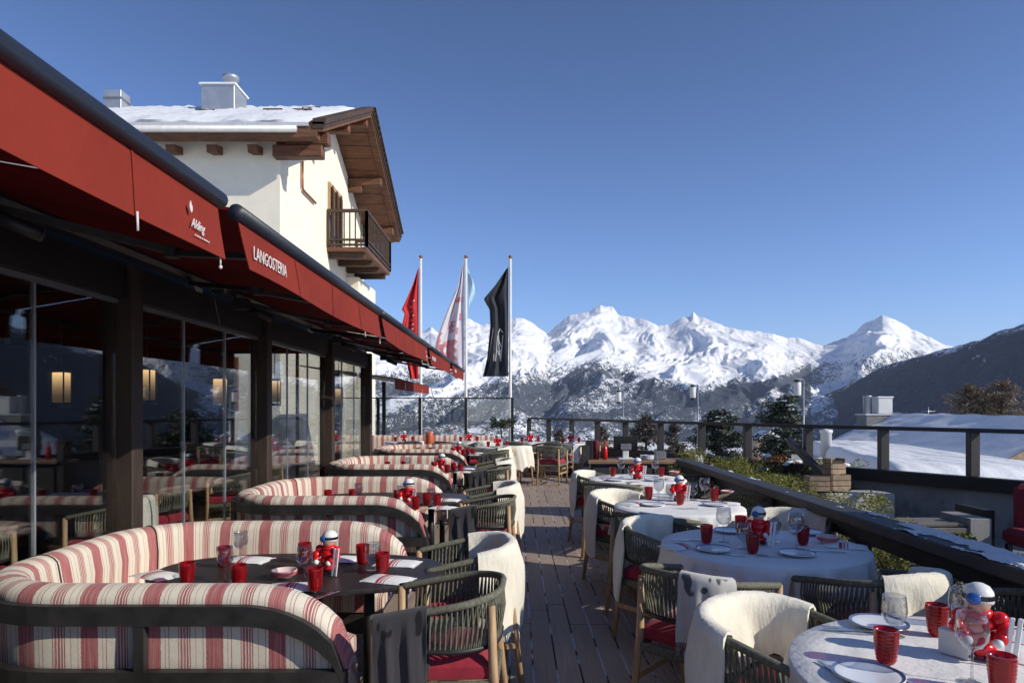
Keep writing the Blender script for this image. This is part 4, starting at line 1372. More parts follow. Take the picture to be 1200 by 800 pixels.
# ------------------------------------------------------------------ tableware prototypes
def proto_tumbler():
    """pressed glass: a grid of small bosses round the outside"""
    prof = [(.026, .003), (.031, .010), (.036, .035), (.040, .075), (.042, .115), (.0425, .128)]
    n, rows = 90, []
    for z in np.linspace(.003, .128, 57):
        r0_ = float(np.interp(z, [p[1] for p in prof], [p[0] for p in prof]))
        k = abs(math.sin(math.pi * (z - .012) / .0135)) ** .6 if .012 < z < .12 else 0
        rows.append([((r0_ + .0019 * k * abs(math.cos(9 * a)) ** .6) * math.cos(a), (r0_ + .0019 * k * abs(math.cos(9 * a)) ** .6) * math.sin(a), z) for a in [2 * math.pi * i / n for i in range(n + 1)]])
    b = MB(); b.grid(rows)
    b.lathe([(.0425, .128), (.0405, .1285), (.039, .10), (.034, .03), (.028, .016), (.0005, .014)], n=n, cap=False)
    b.lathe([(.0005, .003), (.026, .003)], n=n, cap=False)
    return b.mesh('red_tumbler', MT['redglass'])


def proto_wine(sc=1.0, stem=.085, bw=.042, bh=.10):
    b = MB()
    pr = [(.036, .0), (.036, .0025), (.012, .006), (.0045, .015), (.004, stem - .01), (.008, stem), (bw * .62, stem + bh * .10), (bw * .93, stem + bh * .3), (bw, stem + bh * .5), (bw * .93, stem + bh * .8), (bw * .86, stem + bh),
          (bw * .84, stem + bh), (bw * .91, stem + bh * .8), (bw * .975, stem + bh * .5), (bw * .9, stem + bh * .3), (bw * .55, stem + bh * .12), (.0005, stem + .008)]
    b.lathe([(r_ * sc, z * sc) for r_, z in pr], n=32)
    return b.mesh('wine_glass', MT['clear'])


ME = {'tumbler': proto_tumbler(), 'wine': proto_wine(), 'goblet': proto_wine(1.0, .035, .045, .115), 'tall': proto_wine(1.0, .10, .047, .115)}


def proto_plate(r_):
    b = MB(); b.lathe([(r_ * .55, .003), (r_ * .6, .002), (r_, .014), (r_ * 1.005, .017), (r_ * .98, .018), (r_ * .66, .008), (.0005, .007)], n=48)
    m = b.mesh('plate', [MT['china']]); return m


def proto_rim(r_):
    b = MB(); b.lathe([(r_ * .90, .0160), (r_ * .955, .0180), (r_ * .99, .0195)], n=48, cap=False); return b.mesh('rim', MT['china_blue'])


ME['plate'] = proto_plate(.105); ME['rim'] = proto_rim(.105)
b = MB(); b.lathe([(.030, 0), (.034, .002), (.060, .020), (.066, .042), (.064, .046), (.060, .042), (.054, .020), (.0005, .012)], n=40); ME['bowl'] = b.mesh('bowl', MT['china_pink'])
b = MB(); b.lathe([(.0622, .020), (.0665, .030), (.0675, .038), (.066, .041)], n=40, cap=False); ME['bowl_band'] = b.mesh('band', MT['china_red'])


def fold_napkin():
    b = MB(); rows = []
    for i in range(13):
        f = i / 12 - .5
        r_ = []
        for j in range(9):
            g = j / 8 - .5
            r_.append((f * .25, g * .165, .012 + .006 * math.cos(f * 5) * math.cos(g * 4) - .010 * (abs(g) * 2) ** 6 - .010 * (abs(f) * 2) ** 8))
        rows.append(r_)
    b.grid(rows); b.grid([[(p[0], p[1], .0015) for p in q[::-1]] for q in rows])
    rim = [q[0] for q in rows] + rows[-1][1:] + [q[-1] for q in rows[::-1]][1:] + rows[0][-2:0:-1]
    b.grid([[(p[0], p[1], .0015), p] for p in rim + rim[:1]])
    s = MB()
    for f0, f1 in ((-.13, -.06), (-.03, .0), (.05, .07)):
        s.grid([[(f * .25, g * .164, .0128 + .006 * math.cos(f * 5) * math.cos(g * 4) - .010 * (abs(g) * 2) ** 6 - .010 * (abs(f) * 2) ** 8) for g in np.linspace(-.49, .49, 9)] for f in np.linspace(f0, f1, 3)])
    return b.mesh('napkin', MT['linen']), s.mesh('stripe_band', MT['napkin_red'])


ME['napkin'], ME['nap_band'] = fold_napkin()
b = MB(); b.bar((0, -.09, .004), (0, .035, .004), .011, .0025); b.hull([(-.011, .035, .003), (.011, .035, .003), (.011, .035, .0055), (-.011, .035, .0055)], [(-.011, .055, .003), (.011, .055, .003), (.011, .055, .0055), (-.011, .055, .0055)])
for k in (-1, -.33, .33, 1): b.bar((k * .0095, .054, .0045), (k * .0095, .10, .006), .0032, .002)
ME['fork'] = b.mesh('fork', MT['steel'])
b = MB(); b.bar((0, -.10, .005), (0, .0, .005), .012, .005, bev=.002); b.hull([(-.008, 0, .003), (.009, 0, .003), (.009, 0, .0045), (-.008, 0, .0045)], [(-.006, .115, .003), (.002, .115, .003), (.002, .115, .0045), (-.006, .115, .0045)])
ME['knife'] = b.mesh('knife', MT['steel'])


def lay(kind, p, label, cat, group, rz=0.0, band=None, bname='band', name=None):
    o = bpy.data.objects.new(name or {'tumbler': 'red_tumbler', 'wine': 'wine_glass', 'goblet': 'wine_glass', 'tall': 'wine_glass', 'bowl': 'bowl', 'plate': 'plate', 'napkin': 'napkin', 'fork': 'fork', 'knife': 'knife'}[kind], ME[kind])
    COL.objects.link(o); o.location = p; o.rotation_euler = (0, 0, rz)
    if kind == 'tumbler': o.scale = (.9, .9, .9)
    tag(o, label, cat, group)
    if band:
        q = bpy.data.objects.new(bname, ME[band]); COL.objects.link(q); q.parent = o
    return o


def make_toy():
    """small ceramic skier: puffy red suit, white helmet, blue goggles, white skis"""
    t = thing('toy_skier', '-', 'ornament')
    b = MB()
    for z, r_ in ((.030, .042), (.062, .046), (.094, .044), (.120, .036)): b.ball((0, 0, z), r_, sc=(1, .9, .62))
    b.build('body', MT['toy_red'], t)
    for s in (-1, 1):
        b = MB(); b.ball((s * .046, -.010, .112), .021); b.ball((s * .054, -.026, .088), .020); b.ball((s * .042, -.044, .070), .018); b.build('arm', MT['toy_red'], t)
        b = MB(); b.ball((s * .034, -.056, .060), .013); b.build('glove', MT['toy_white'], t)
        b = MB(); b.ball((s * .024, -.012, .012), .022, sc=(.9, 1.4, .55)); b.build('boot', MT['toy_dark'], t)
    b = MB(); b.ball((0, -.004, .152), .030, sc=(.95, 1, 1.05)); hd = b.build('head', MT['skin'], t)
    b = MB(); b.lathe([(.036, .150), (.038, .162), (.035, .180), (.026, .194), (.012, .201), (.0005, .203)], (0, .004, 0), 20); b.build('helmet', MT['toy_white'], hd)
    b = MB(); b.lathe([(.0385, .160), (.0392, .166), (.0382, .173)], (0, .004, 0), 20, cap=False); b.build('strap', MT['toy_dark'], hd)
    b = MB(); b.ball((-.014, -.026, .164), .0185, sc=(1.1, .7, .9)); b.build('goggles', MT['toy_blue'], hd)
    b = MB(); b.ball((.0, .002, .128), .030, sc=(1, 1, .35)); b.build('scarf', MT['toy_white'], hd)
    for s in (.058, .076):
        b = MB(); b.box((s, -.050, .066), (.012, .006, .13), Matrix.Rotation(.12, 3, 'Y'), bev=.002); b.build('ski', MT['toy_white'], t)
    return t


toy = make_toy(); toy_used = [False]


def put_toy(p, label, rz=0.0, s=1.0):
    if toy_used[0]: o = copy_tree(toy)
    else: o = toy; toy_used[0] = True
    o.location = p; o.rotation_euler = (0, 0, rz); o.scale = (s, s, s)
    return tag(o, label, 'ornament', 'toy skiers on the tables')


GT, GW, GP, GN, GBW, GK = 'red tumblers on the tables', 'clear wine glasses on the tables', 'white plates on the white tables', 'folded napkins on the tables', 'pink red bowls on the tables', 'cutlery on the white tables'
ZT_, ZL = .7545, .7015
TB = 'nearest white round table'
lay('tumbler', on(1038.5, 777, ZT_), f'ribbed red tumbler at the left front of the {TB}', 'tumbler', GT)
lay('tumbler', on(1098, 744, ZT_), f'ribbed red tumbler at the back of the {TB}', 'tumbler', GT)
lay('tumbler', on(1174, 812, ZT_), f'ribbed red tumbler at the right front of the {TB}', 'tumbler', GT)
lay('goblet', on(1048, 744, ZT_), f'short stemmed clear glass beside the left tumbler on the {TB}', 'glass', GW)
lay('goblet', on(1127, 733, ZT_), f'short stemmed clear glass behind the toy skier on the {TB}', 'glass', GW)
lay('tall', on(1139, 799, ZT_), f'tall clear wine glass before the toy skier on the {TB}', 'glass', GW)
put_toy(on(1147, 770, ZT_), f'red toy skier with white helmet and blue goggles on the {TB}', R(-25), 1.25)
lay('plate', on(1017, 794, ZT_), f'white plate with blue rim at the front of the {TB}', 'plate', GP, 0, 'rim', 'rim')
lay('plate', on(1030, 733, ZT_), f'white plate with blue rim at the left back of the {TB}', 'plate', GP, 0, 'rim', 'rim')
lay('plate', on(1206, 752, ZT_), f'white plate with blue rim at the right edge of the {TB}', 'plate', GP, 0, 'rim', 'rim')
lay('fork', on(1062, 797, ZT_), f'steel fork beside the front plate on the {TB}', 'fork', GK, R(15))
lay('knife', on(983, 790, ZT_), f'steel knife left of the front plate on the {TB}', 'knife', GK, R(8))
lay('fork', on(1002, 739, ZT_), f'steel fork beside the left back plate on the {TB}', 'fork', GK, R(80))
lay('napkin', on(1186, 762, ZT_), f'white folded napkin right of the toy skier on the {TB}', 'napkin', GN, R(40))
o = MB().box((0, 0, .045), (.035, .10, .09), bev=.006).build('card_holder', MT['pale'], None, on(1120, 768, ZT_), (0, 0, R(35)))
tag(o, 'pale grey card holder beside the toy skier on the nearest white table', 'card holder')
TB = 'second white round table'
lay('tumbler', on(828, 636, ZT_), f'ribbed red tumbler at the left of the {TB}', 'tumbler', GT)
lay('tumbler', on(882, 648, ZT_), f'ribbed red tumbler before the toy skier on the {TB}', 'tumbler', GT)
lay('tumbler', on(941, 638, ZT_), f'ribbed red tumbler beside the pink bowl on the {TB}', 'tumbler', GT)
lay('tumbler', on(868, 624, ZT_), f'ribbed red tumbler at the back of the {TB}', 'tumbler', GT)
put_toy(on(889, 637, ZT_), f'red toy skier with blue goggles on the shaded {TB}', R(-20), 1.15)
lay('goblet', on(872, 642, ZT_), f'short clear glass left of the toy skier on the {TB}', 'glass', GW)
lay('tall', on(933, 643, ZT_), f'tall clear wine glass by the right tumbler on the {TB}', 'glass', GW)
lay('goblet', on(907, 634, ZT_), f'short clear glass right of the toy skier on the {TB}', 'glass', GW)
lay('bowl', on(970, 636, ZT_), f'pink bowl with red band at the right of the {TB}', 'bowl', GBW, 0, 'bowl_band')
lay('plate', on(934, 650, ZT_), f'white plate at the right front of the {TB}', 'plate', GP, 0, 'rim', 'rim')
lay('plate', on(836, 645, ZT_), f'white plate at the left front of the {TB}', 'plate', GP, 0, 'rim', 'rim')
lay('plate', on(855, 623, ZT_), f'white plate at the left back of the {TB}', 'plate', GP, 0, 'rim', 'rim')
lay('plate', on(946, 625, ZT_), f'white plate at the right back of the {TB}', 'plate', GP, 0, 'rim', 'rim')
lay('knife', on(970, 646, ZT_), f'steel knife before the bowl on the {TB}', 'knife', GK, R(70))
lay('fork', on(855, 650, ZT_), f'steel fork at the front of the {TB}', 'fork', GK, R(60))
lay('knife', on(807, 633, ZT_), f'steel knife at the left edge of the {TB}', 'knife', GK, R(80))
lay('fork', on(908, 652, ZT_), f'steel fork beside the right plate on the {TB}', 'fork', GK, R(75))
TB = 'third white round table'
lay('tumbler', on(760, 585, ZT_), f'ribbed red tumbler at the left of the {TB}', 'tumbler', GT)
lay('tumbler', on(797, 591, ZT_), f'ribbed red tumbler before the toy skier on the {TB}', 'tumbler', GT)
lay('tumbler', on(837, 587, ZT_), f'ribbed red tumbler at the right of the {TB}', 'tumbler', GT)
put_toy(on(796, 586.5, ZT_), f'red toy skier on the sunlit {TB}', R(-15), 1.15)
lay('goblet', on(786, 586, ZT_), f'clear glass left of the toy skier on the {TB}', 'glass', GW)
lay('tall', on(826, 588, ZT_), f'clear wine glass by the right tumbler on the {TB}', 'glass', GW)
lay('bowl', on(853, 580, ZT_), f'pink bowl with red band at the right of the {TB}', 'bowl', GBW, 0, 'bowl_band')
lay('plate', on(838, 592, ZT_), f'white plate at the right front of the {TB}', 'plate', GP, 0, 'rim', 'rim')
lay('plate', on(765, 592, ZT_), f'white plate at the left front of the {TB}', 'plate', GP, 0, 'rim', 'rim')
lay('plate', on(775, 582, ZT_), f'white plate at the back of the {TB}', 'plate', GP, 0, 'rim', 'rim')
lay('knife', on(804, 596, ZT_), f'steel knife at the front of the {TB}', 'knife', GK, R(75))
TB = 'fourth white round table'
lay('tumbler', on(718, 558, ZT_), f'ribbed red tumbler at the left of the {TB}', 'tumbler', GT)
lay('tumbler', on(775, 558, ZT_), f'ribbed red tumbler at the right of the {TB}', 'tumbler', GT)
put_toy(on(747, 561, ZT_), f'red toy skier on the {TB} before the console', R(-15), 1.25)
lay('tall', on(728, 559, ZT_), f'clear wine glass beside the left tumbler on the {TB}', 'glass', GW)
lay('tall', on(768, 559, ZT_), f'clear wine glass beside the right tumbler on the {TB}', 'glass', GW)
lay('goblet', on(740, 561, ZT_), f'clear glass beside the toy skier on the {TB}', 'glass', GW)
lay('bowl', on(790, 556, ZT_), f'pink bowl with red band at the right edge of the {TB}', 'bowl', GBW, 0, 'bowl_band')
lay('plate', on(766, 563, ZT_), f'white plate at the right front of the {TB}', 'plate', GP, 0, 'rim', 'rim')
lay('plate', on(721, 563, ZT_), f'white plate at the left front of the {TB}', 'plate', GP, 0, 'rim', 'rim')

TB = 'third white round table'
lay('tall', on(772, 589, ZT_), f'clear wine glass by the left tumbler on the {TB}', 'glass', GW)
lay('goblet', on(812, 585, ZT_), f'clear glass at the back right of the {TB}', 'glass', GW)
for (x, y, r_, w_) in ((748, 591, 20, 'left edge'), (850, 590, -20, 'right edge')): lay('napkin', on(x, y, ZT_), f'red striped folded napkin at the {w_} of the {TB}', 'napkin', GN, R(r_), 'nap_band', 'stripe_band')
TB = 'fourth white round table'
for (x, y, r_, w_) in ((705, 562, 20, 'left edge'), (783, 562, -20, 'right edge'), (744, 566, 90, 'front edge')): lay('napkin', on(x, y, ZT_), f'red striped folded napkin at the {w_} of the {TB}', 'napkin', GN, R(r_), 'nap_band', 'stripe_band')
TB = 'second white round table'
for (x, y, r_, w_) in ((800, 640, 25, 'left edge'), (990, 640, -25, 'right edge'), (888, 622, 85, 'back edge')): lay('napkin', on(x, y, ZT_), f'white folded napkin with red bands at the {w_} of the {TB}', 'napkin', GN, R(r_), 'nap_band', 'stripe_band')
lay('tall', on(848, 634, ZT_), f'clear wine glass beside the left tumbler on the {TB}', 'glass', GW)
# booth tables: the first three laid from the photo, the farthest as a copy of the second
TB = 'nearest booth table'
LAY = [('tumbler', 219, 685, 'at the left front'), ('tumbler', 280, 688, 'in front of the left wine glass'), ('tumbler', 262, 664, 'at the left back'), ('tumbler', 357, 659, 'at the back beside the toy skier'),
       ('tumbler', 369, 692, 'before the toy skier'), ('tumbler', 425, 661, 'at the right back'), ('tumbler', 448, 672, 'at the right front'),
       ('wine', 264, 682, 'at the left'), ('wine', 357, 682, 'left of the toy skier'), ('goblet', 437, 667, 'between the right tumblers'), ('wine', 282, 660, 'at the far left')]
for k, x, y, w_ in LAY:
    kn = 'ribbed red tumbler' if k == 'tumbler' else 'clear wine glass'
    lay(k, on(x, y, ZL), f'{kn} {w_} of the {TB}' if not w_.startswith(('in front', 'before', 'left of', 'between', 'at the far left')) else f'{kn} {w_} on the {TB}', 'tumbler' if k == 'tumbler' else 'glass', GT if k == 'tumbler' else GW)
put_toy(on(386, 671, ZL), f'red toy skier with white helmet and skis on the {TB}', R(-20), 1.15)
lay('bowl', on(333, 677, ZL), f'pink bowl with red band in the middle of the {TB}', 'bowl', GBW, 0, 'bowl_band')
for x, y, r_, w_ in ((292, 656, 80, 'at the back left'), (344, 688, 95, 'at the front'), (455, 679, 70, 'at the right front'), (466, 660, 80, 'at the right back'), (185, 674, 60, 'at the left end'), (396, 655, 85, 'at the back behind the toy skier')):
    lay('napkin', on(x, y, ZL), f'red striped folded napkin {w_} of the {TB}', 'napkin', GN, R(r_ - 90), 'nap_band', 'stripe_band')
lay('fork', on(372, 700, ZL), f'steel fork at the front edge of the {TB}', 'fork', GK, R(-30))
lay('knife', on(380, 699, ZL), f'steel knife beside the fork of the {TB}', 'knife', GK, R(-30))
L2 = [('tumbler', 384, 588, 'at the left front'), ('tumbler', 413, 587, 'at the left back'), ('tumbler', 466, 588, 'left of the toy skier'), ('tumbler', 487, 597, 'before the toy skier'), ('tumbler', 500, 592, 'at the right back'), ('tumbler', 512, 594, 'at the right front'),
      ('wine', 420, 589, 'beside the left tumblers'), ('wine', 470, 592, 'beside the toy skier'), ('goblet', 505, 591, 'between the right tumblers')]
NP = [(524, 586, 80, 'at the right back'), (519, 595, 75, 'at the right front'), (440, 593, 85, 'at the front')]
for ti in (1, 2, 3):
    TB = tn[ti] + ' table'
    dx, dy = TO[ti][0] - TO[1][0], TO[ti][1] - TO[1][1]
    sh = Vector((dx, dy, 0))
    for k, x, y, w_ in L2:
        kn = 'ribbed red tumbler' if k == 'tumbler' else 'clear wine glass'
        lay(k, on(x, y, ZL) + sh, f'{kn} {w_} on the {TB}', 'tumbler' if k == 'tumbler' else 'glass', GT if k == 'tumbler' else GW)
    put_toy(on(479, 593, ZL) + sh, f'red toy skier with blue goggles on the {TB}', R(-20), 1.25)
    for x, y, r_, w_ in NP:
        lay('napkin', on(x, y, ZL) + sh, f'red striped folded napkin {w_} of the {TB}', 'napkin', GN, R(r_ - 90), 'nap_band', 'stripe_band')
for i, (x, y, r_, w_) in enumerate(FT):
    put_toy(Vector((x, y, ZT_)), f'tiny red toy skier on the far table {w_}', 0, 1.3)
    for dx, w2 in ((-.12, 'left'), (.12, 'right')): lay('tall', (x + dx, y - .18, ZT_), f'tiny wine glass front {w2} on the far table {w_}', 'glass', GW)
    lay('plate', (x - .02, y - .3, ZT_), f'white plate at the front of the far table {w_}', 'plate', GP, 0, 'rim', 'rim')
    lay('tumbler', (x - .2, y - .1, ZT_), f'red tumbler on the left of the far table {w_}', 'tumbler', GT)
    lay('tumbler', (x + .2, y + .05, ZT_), f'red tumbler on the right of the far table {w_}', 'tumbler', GT)

# ------------------------------------------------------------------ service console and what stands on it
CYc = 10.15
t = thing('service_console', 'wooden service console with pale top behind the fourth white table', 'console', (1.78, CYc, 0))
b = MB(); b.box((0, 0, .80), (1.46, .52, .05), bev=.008); b.build('worktop', MT['console'], t)
b = MB(); b.box((0, .02, .39), (1.36, .44, .76)); b.build('cabinet', MT['frame'], t)
for k in range(3): MB().box((-.45 + k * .45, -.205, .40), (.42, .02, .66), bev=.004).build('door', MT['rail'], t)
b = MB(); b.box((-.76, -.18, .52), (.10, .10, 1.04), bev=.006); b.build('post', MT['rail'], t)
b = MB(); b.box((.98, .05, .36), (.46, .46, .72), bev=.01); b.build('side_cupboard', MT['post'], t)
zc = .826
t = thing('till', 'black till screen seen from behind on the wooden service console', 'till', (1.64, CYc + .02, zc))
b = MB(); b.box((0, 0, .24), (.36, .03, .21), bev=.008); b.build('screen', MT['screen'], t)
b = MB(); b.box((0, .0, .07), (.09, .05, .14), bev=.008); b.box((0, 0, .012), (.22, .18, .022), bev=.005); b.build('stand', MT['pale'], t)
b = MB(); b.box((0, -.03, .19), (.16, .03, .09), bev=.006); b.build('card_reader', MT['grey'], t)
o = MB().lathe([(.036, 0), (.037, .13), (.030, .17), (.013, .20), (.013, .255), (.016, .256), (.016, .27)], n=20).build('bottle', MT['toy_red'], None, (1.33, CYc - .02, zc)); tag(o, 'red bottle standing on the console left of the till', 'bottle')
o = MB().lathe([(.045, 0), (.047, .26), (.040, .28), (.012, .285)], n=20).build('canister', MT['parasol'], None, (1.20, CYc + .03, zc)); tag(o, 'dark red tall canister at the left end of the console', 'canister')
o = MB().box((0, 0, .14), (.10, .16, .28), bev=.008).build('menu_box', MT['beam'], None, (1.10, CYc + .02, zc)); tag(o, 'black box at the left end of the console', 'box')
b = MB()
for k in range(5): b.lathe([(.07, k * .012), (.11, .014 + k * .012), (.105, .016 + k * .012), (.0005, .006 + k * .012)], n=24)
o = b.build('plate_stack', MT['china'], None, (1.96, CYc, zc)); tag(o, 'small stack of white plates right of the till', 'plates')
o = MB().box((0, 0, .06), (.16, .12, .12), bev=.01).build('box', MT['grey'], None, (2.15, CYc, zc)); tag(o, 'dark grey box at the right end of the console', 'box')
b = MB(); b.hull([(-.06, -.03, 0), (.06, -.03, 0), (.06, .03, 0), (-.06, .03, 0)], [(-.06, .0, .17), (.06, .0, .17), (.06, .012, .17), (-.06, .012, .17)])
o = b.build('menu_card', MT['pale'], None, (2.73, CYc, .722)); tag(o, 'pale menu card standing on the cupboard beside the console', 'menu card')

# ------------------------------------------------------------------ glass screen, flag poles and flags at the far end
t = thing('glass_screen', 'tall clear glass wind screen with dark posts closing the far end of the deck', 'screen', (0, 19.0, 0))
xs_ = [-4.9, -3.82, -2.66, -1.38, -.09]
for x in xs_: MB().box((x, 0, .92), (.075, .075, 1.84)).build('post', MT['beam'], t)
for a, c in zip(xs_[:-1], xs_[1:]): MB().box(((a + c) / 2, 0, .95), (c - a - .09, .014, 1.72)).build('glass_pane', MT['pane'], t)
MB().box(((xs_[0] + xs_[-1]) / 2, 0, 1.855), (xs_[-1] - xs_[0] + .08, .06, .03)).build('top_rail', MT['beam'], t)


def flag(name, xp, prof, ytop, ybot, mat, lab, pole_lab, seed, print_fn=None):
    Yf = 20.0
    k = Yf / F
    base = at(xp, HY, Yf); base.z = 0
    p = thing('flag_pole', pole_lab, 'flag pole', (base.x, Yf, -4.3), 0, 'white flag poles')
    ztop = H + (HY - 303) * k + 4.3
    b = MB(); b.tube([(0, 0, 0), (0, 0, ztop)], [.055, .038], 12); b.build('pole', MT['alu'] if 0 else MT['pale'], p)
    b = MB(); b.ball((0, 0, ztop + .05), .06, sc=(1, 1, .8)); b.build('finial', MT['copper'], p)
    b = MB(); b.box((0, 0, .03), (.3, .3, .06)); b.build('base_plate', MT['grey'], p)
    rnd = random.Random(seed); ph = [rnd.uniform(0, 6.28) for _ in range(4)]
    rows, n, m = [], 60, 20
    for i in range(n + 1):
        f = i / n
        y = ytop + (ybot - ytop) * f
        wdt = -interp(np.array([y]), prof)[0] * k
        r_ = []
        for j in range(m + 1):
            g = j / m
            # the cloth hangs in deep folds: its width shows less than its length
            d = .09 * g ** .5 * math.sin(g * 11 + f * 3 + ph[0]) + .06 * math.sin(g * 23 - f * 5 + ph[1]) * g
            x = -.06 - wdt * g + .018 * math.sin(g * 17 + f * 2 + ph[2]) * min(1, wdt * 3) * g * (1 - g) * 4
            z = H + (HY - y) * k - .10 * g * (1 - f)
            r_.append((x, d, z))
        rows.append(r_)
    b = MB(); b.grid(rows); b.grid([[(q[0], q[1] + .006, q[2]) for q in r_[::-1]] for r_ in rows])
    o = b.build(name, mat, None, (base.x, Yf, 0)); tag(o, lab, 'flag', 'flags on the poles')
    if print_fn: print_fn(o, rows, n, m)
    return o


def patch(o, rows, n, m, f0, f1, g0, g1, name, mat, off=-.012):
    P = []
    for i in range(int(f0 * n), int(f1 * n) + 1):
        P.append([(rows[i][j][0], rows[i][j][1] + off, rows[i][j][2]) for j in range(int(g0 * m), int(g1 * m) + 1)])
    b = MB(); b.grid(P); return b.build(name, mat, o)


def sample(rows, n, m, f, g):
    a, c = min(n - 1e-6, max(0, f * n)), min(m - 1e-6, max(0, g * m)); i, j = int(a), int(c); u, v = a - i, c - j
    P = lambda i, j: Vector(rows[i][j])
    return P(i, j) * (1 - u) * (1 - v) + P(i + 1, j) * u * (1 - v) + P(i, j + 1) * (1 - u) * v + P(i + 1, j + 1) * u * v


def red_print(o, rows, n, m):
    b = MB(); rnd = random.Random(4)
    for k in range(11):
        f = .30 + k * .042
        for j in range(3):
            g0 = .26 + j * .11 + rnd.uniform(-.02, .02); ln = rnd.uniform(.05, .10)
            if rnd.random() < .25: continue
            a, c = sample(rows, n, m, f, g0), sample(rows, n, m, f + rnd.uniform(-.01, .012), g0 + ln)
            b.bar(a + Vector((0, -.014, 0)), c + Vector((0, -.014, 0)), .004, .030)
    b.build('print', MT['white'], o)


def white_print(o, rows, n, m):
    rnd = random.Random(12)
    for f0, f1, g0, g1 in ((.66, .84, .30, .62), (.70, .92, .66, .84), (.80, .93, .40, .70), (.56, .62, .22, .30), (.44, .50, .12, .20), (.90, .95, .10, .55), (.30, .34, .20, .60), (.60, .78, .84, .92), (.50, .60, .45, .60)):
        P = []
        nf, ng = 14, 8
        ph = rnd.uniform(0, 6)
        for i in range(nf + 1):
            f = f0 + (f1 - f0) * i / nf
            w0 = .28 * (g1 - g0) * math.sin(i * 1.1 + ph); w1 = .28 * (g1 - g0) * math.sin(i * .8 + ph * 2)
            P.append([sample(rows, n, m, f, g0 + w0 + (g1 + w1 - g0 - w0) * j / ng) + Vector((0, -.012, 0)) for j in range(ng + 1)])
        b = MB(); b.grid(P); b.build('print', MT['flag_pink'], o)
    # the loose corner of the flag that blows past the pole
    b = MB(); P = []
    for i in range(14):
        f = i / 13
        P.append([(.05 + (.17 * math.sin(min(1, f * 1.2) * math.pi) ** .8 + .02) * g + .04 * f, .05 + .05 * math.sin(g * 5 + f * 4), H + (HY - 312 - 44 * f - 8 * g) * .025) for g in np.linspace(0, 1, 8)])
    b.grid(P); b.build('loose_corner', MT['flag_blue'], o)


def dark_print(o, rows, n, m):
    b = MB()
    def stroke(pts):
        q = [sample(rows, n, m, f, g) + Vector((0, -.016, 0)) for f, g in pts]
        for a, c in zip(q[:-1], q[1:]): b.bar(a, c, .004, .022)
    for dg in (.0,):
        stroke([(.86, .92), (.55, .80), (.86, .66)]); stroke([(.74, .88), (.74, .70)])          # A
        stroke([(.60, .30), (.56, .42), (.60, .54), (.68, .44), (.74, .32), (.80, .42), (.76, .54)])      # S
        stroke([(.86, .60), (.62, .58), (.86, .34), (.62, .30)])                                  # N
    b.build('monogram', MT['white'], o)


flag('red_flag', 493, [(313, -1), (330, -7), (350, -16), (360, -21), (364, -17), (385, -22), (400, -22), (425, -14), (444, -10)], 313, 444, MT['flag_red'], 'red flag with small white lettering drooping from the left pole', 'left white flag pole, carrying the red flag', 1, red_print)
flag('white_flag', 546, [(306, -1), (330, -6), (360, -19), (380, -27), (395, -32), (410, -35), (425, -33), (436, -20), (444, -8)], 306, 444, MT['flag_white'], 'white flag with pinkish red print drooping from the middle pole', 'middle white flag pole, carrying the white flag', 2, white_print)
flag('dark_flag', 598, [(312, -2), (330, -15), (347, -29), (353, -26), (360, -22), (380, -21), (400, -23), (420, -25), (441, -30)], 312, 441, MT['flag_dark'], 'anthracite flag with a thin white monogram drooping from the right pole', 'right white flag pole, carrying the anthracite flag', 3, dark_print)

# ------------------------------------------------------------------ lanterns
def make_lantern():
    t = thing('hanging_lantern', '-', 'lantern')
    b = MB(); b.box((0, 0, .325), (.125, .125, .03), bev=.005); b.box((0, 0, .0), (.125, .125, .03), bev=.005)
    for sx in (-1, 1):
        for sy in (-1, 1): b.box((sx * .056, sy * .056, .165), (.010, .010, .30))
    b.tube([(0, 0, .34), (0, 0, .95)], .006, 6); b.build('cage', MT['black'], t)
    b = MB(); b.box((0, 0, .17), (.10, .10, .27)); b.build('glow', MT['lamp'], t)
    return t


lan = None
for i, (x, y, lab) in enumerate(((72, 476, 'leftmost warm lantern hanging behind the pavilion glass'), (172, 473, 'brightest warm lantern behind the glass, right of the nearest full post'), (258, 478, 'warm lantern behind the glass left of the second post'),
                                 (322, 474, 'warm lantern behind the glass right of the second post'), (397, 476, 'farthest warm lantern behind the glass, between the last posts'))):
    Yl = -3.12 * F / (x - CX)
    p = at(x, y, Yl)
    if lan is None: lan = make_lantern(); o = lan
    else: o = copy_tree(lan)
    o.location = (p.x, p.y, p.z); tag(o, lab, 'lantern', 'warm lanterns inside the pavilion')
    s = min(1.0, Yl / 6.2); o.scale = (s, s, s)

for x, y0, Yl, lab in ((725, 458, 21.5, 'leftmost white cylinder lamp on a pole beyond the railing'), (812, 452, 19.5, 'middle white cylinder lamp on a pole, beside the small pine'), (934.5, 446, 15.8, 'nearest white cylinder lamp on a pole, above the larger pine')):
    p = at(x, y0, Yl)
    t = thing('pole_lamp', lab, 'lamp', (p.x, p.y, -4.4), 0, 'white lamps on poles beyond the railing')
    z1 = p.z + 4.4
    b = MB(); b.tube([(.14, 0, 0), (.14, 0, z1 + .02)], .022, 8); b.bar((.14, 0, z1 + .03), (-.02, 0, z1 + .03), .02, .02); b.build('pole', MT['alu'], t)
    b = MB(); b.lathe([(.0005, -.34), (.075, -.34), (.08, -.32), (.08, -.04), (.075, -.03), (.0005, -.03)], (0, 0, z1), 20); b.build('shade', MT['pale'], t)
    b = MB(); b.lathe([(.0005, -.028), (.085, -.028), (.08, .0), (.03, .03), (.0005, .03)], (0, 0, z1), 16); b.lathe([(.0005, -.40), (.07, -.40), (.07, -.342), (.0005, -.342)], (0, 0, z1), 16); b.build('cap', MT['black'], t)


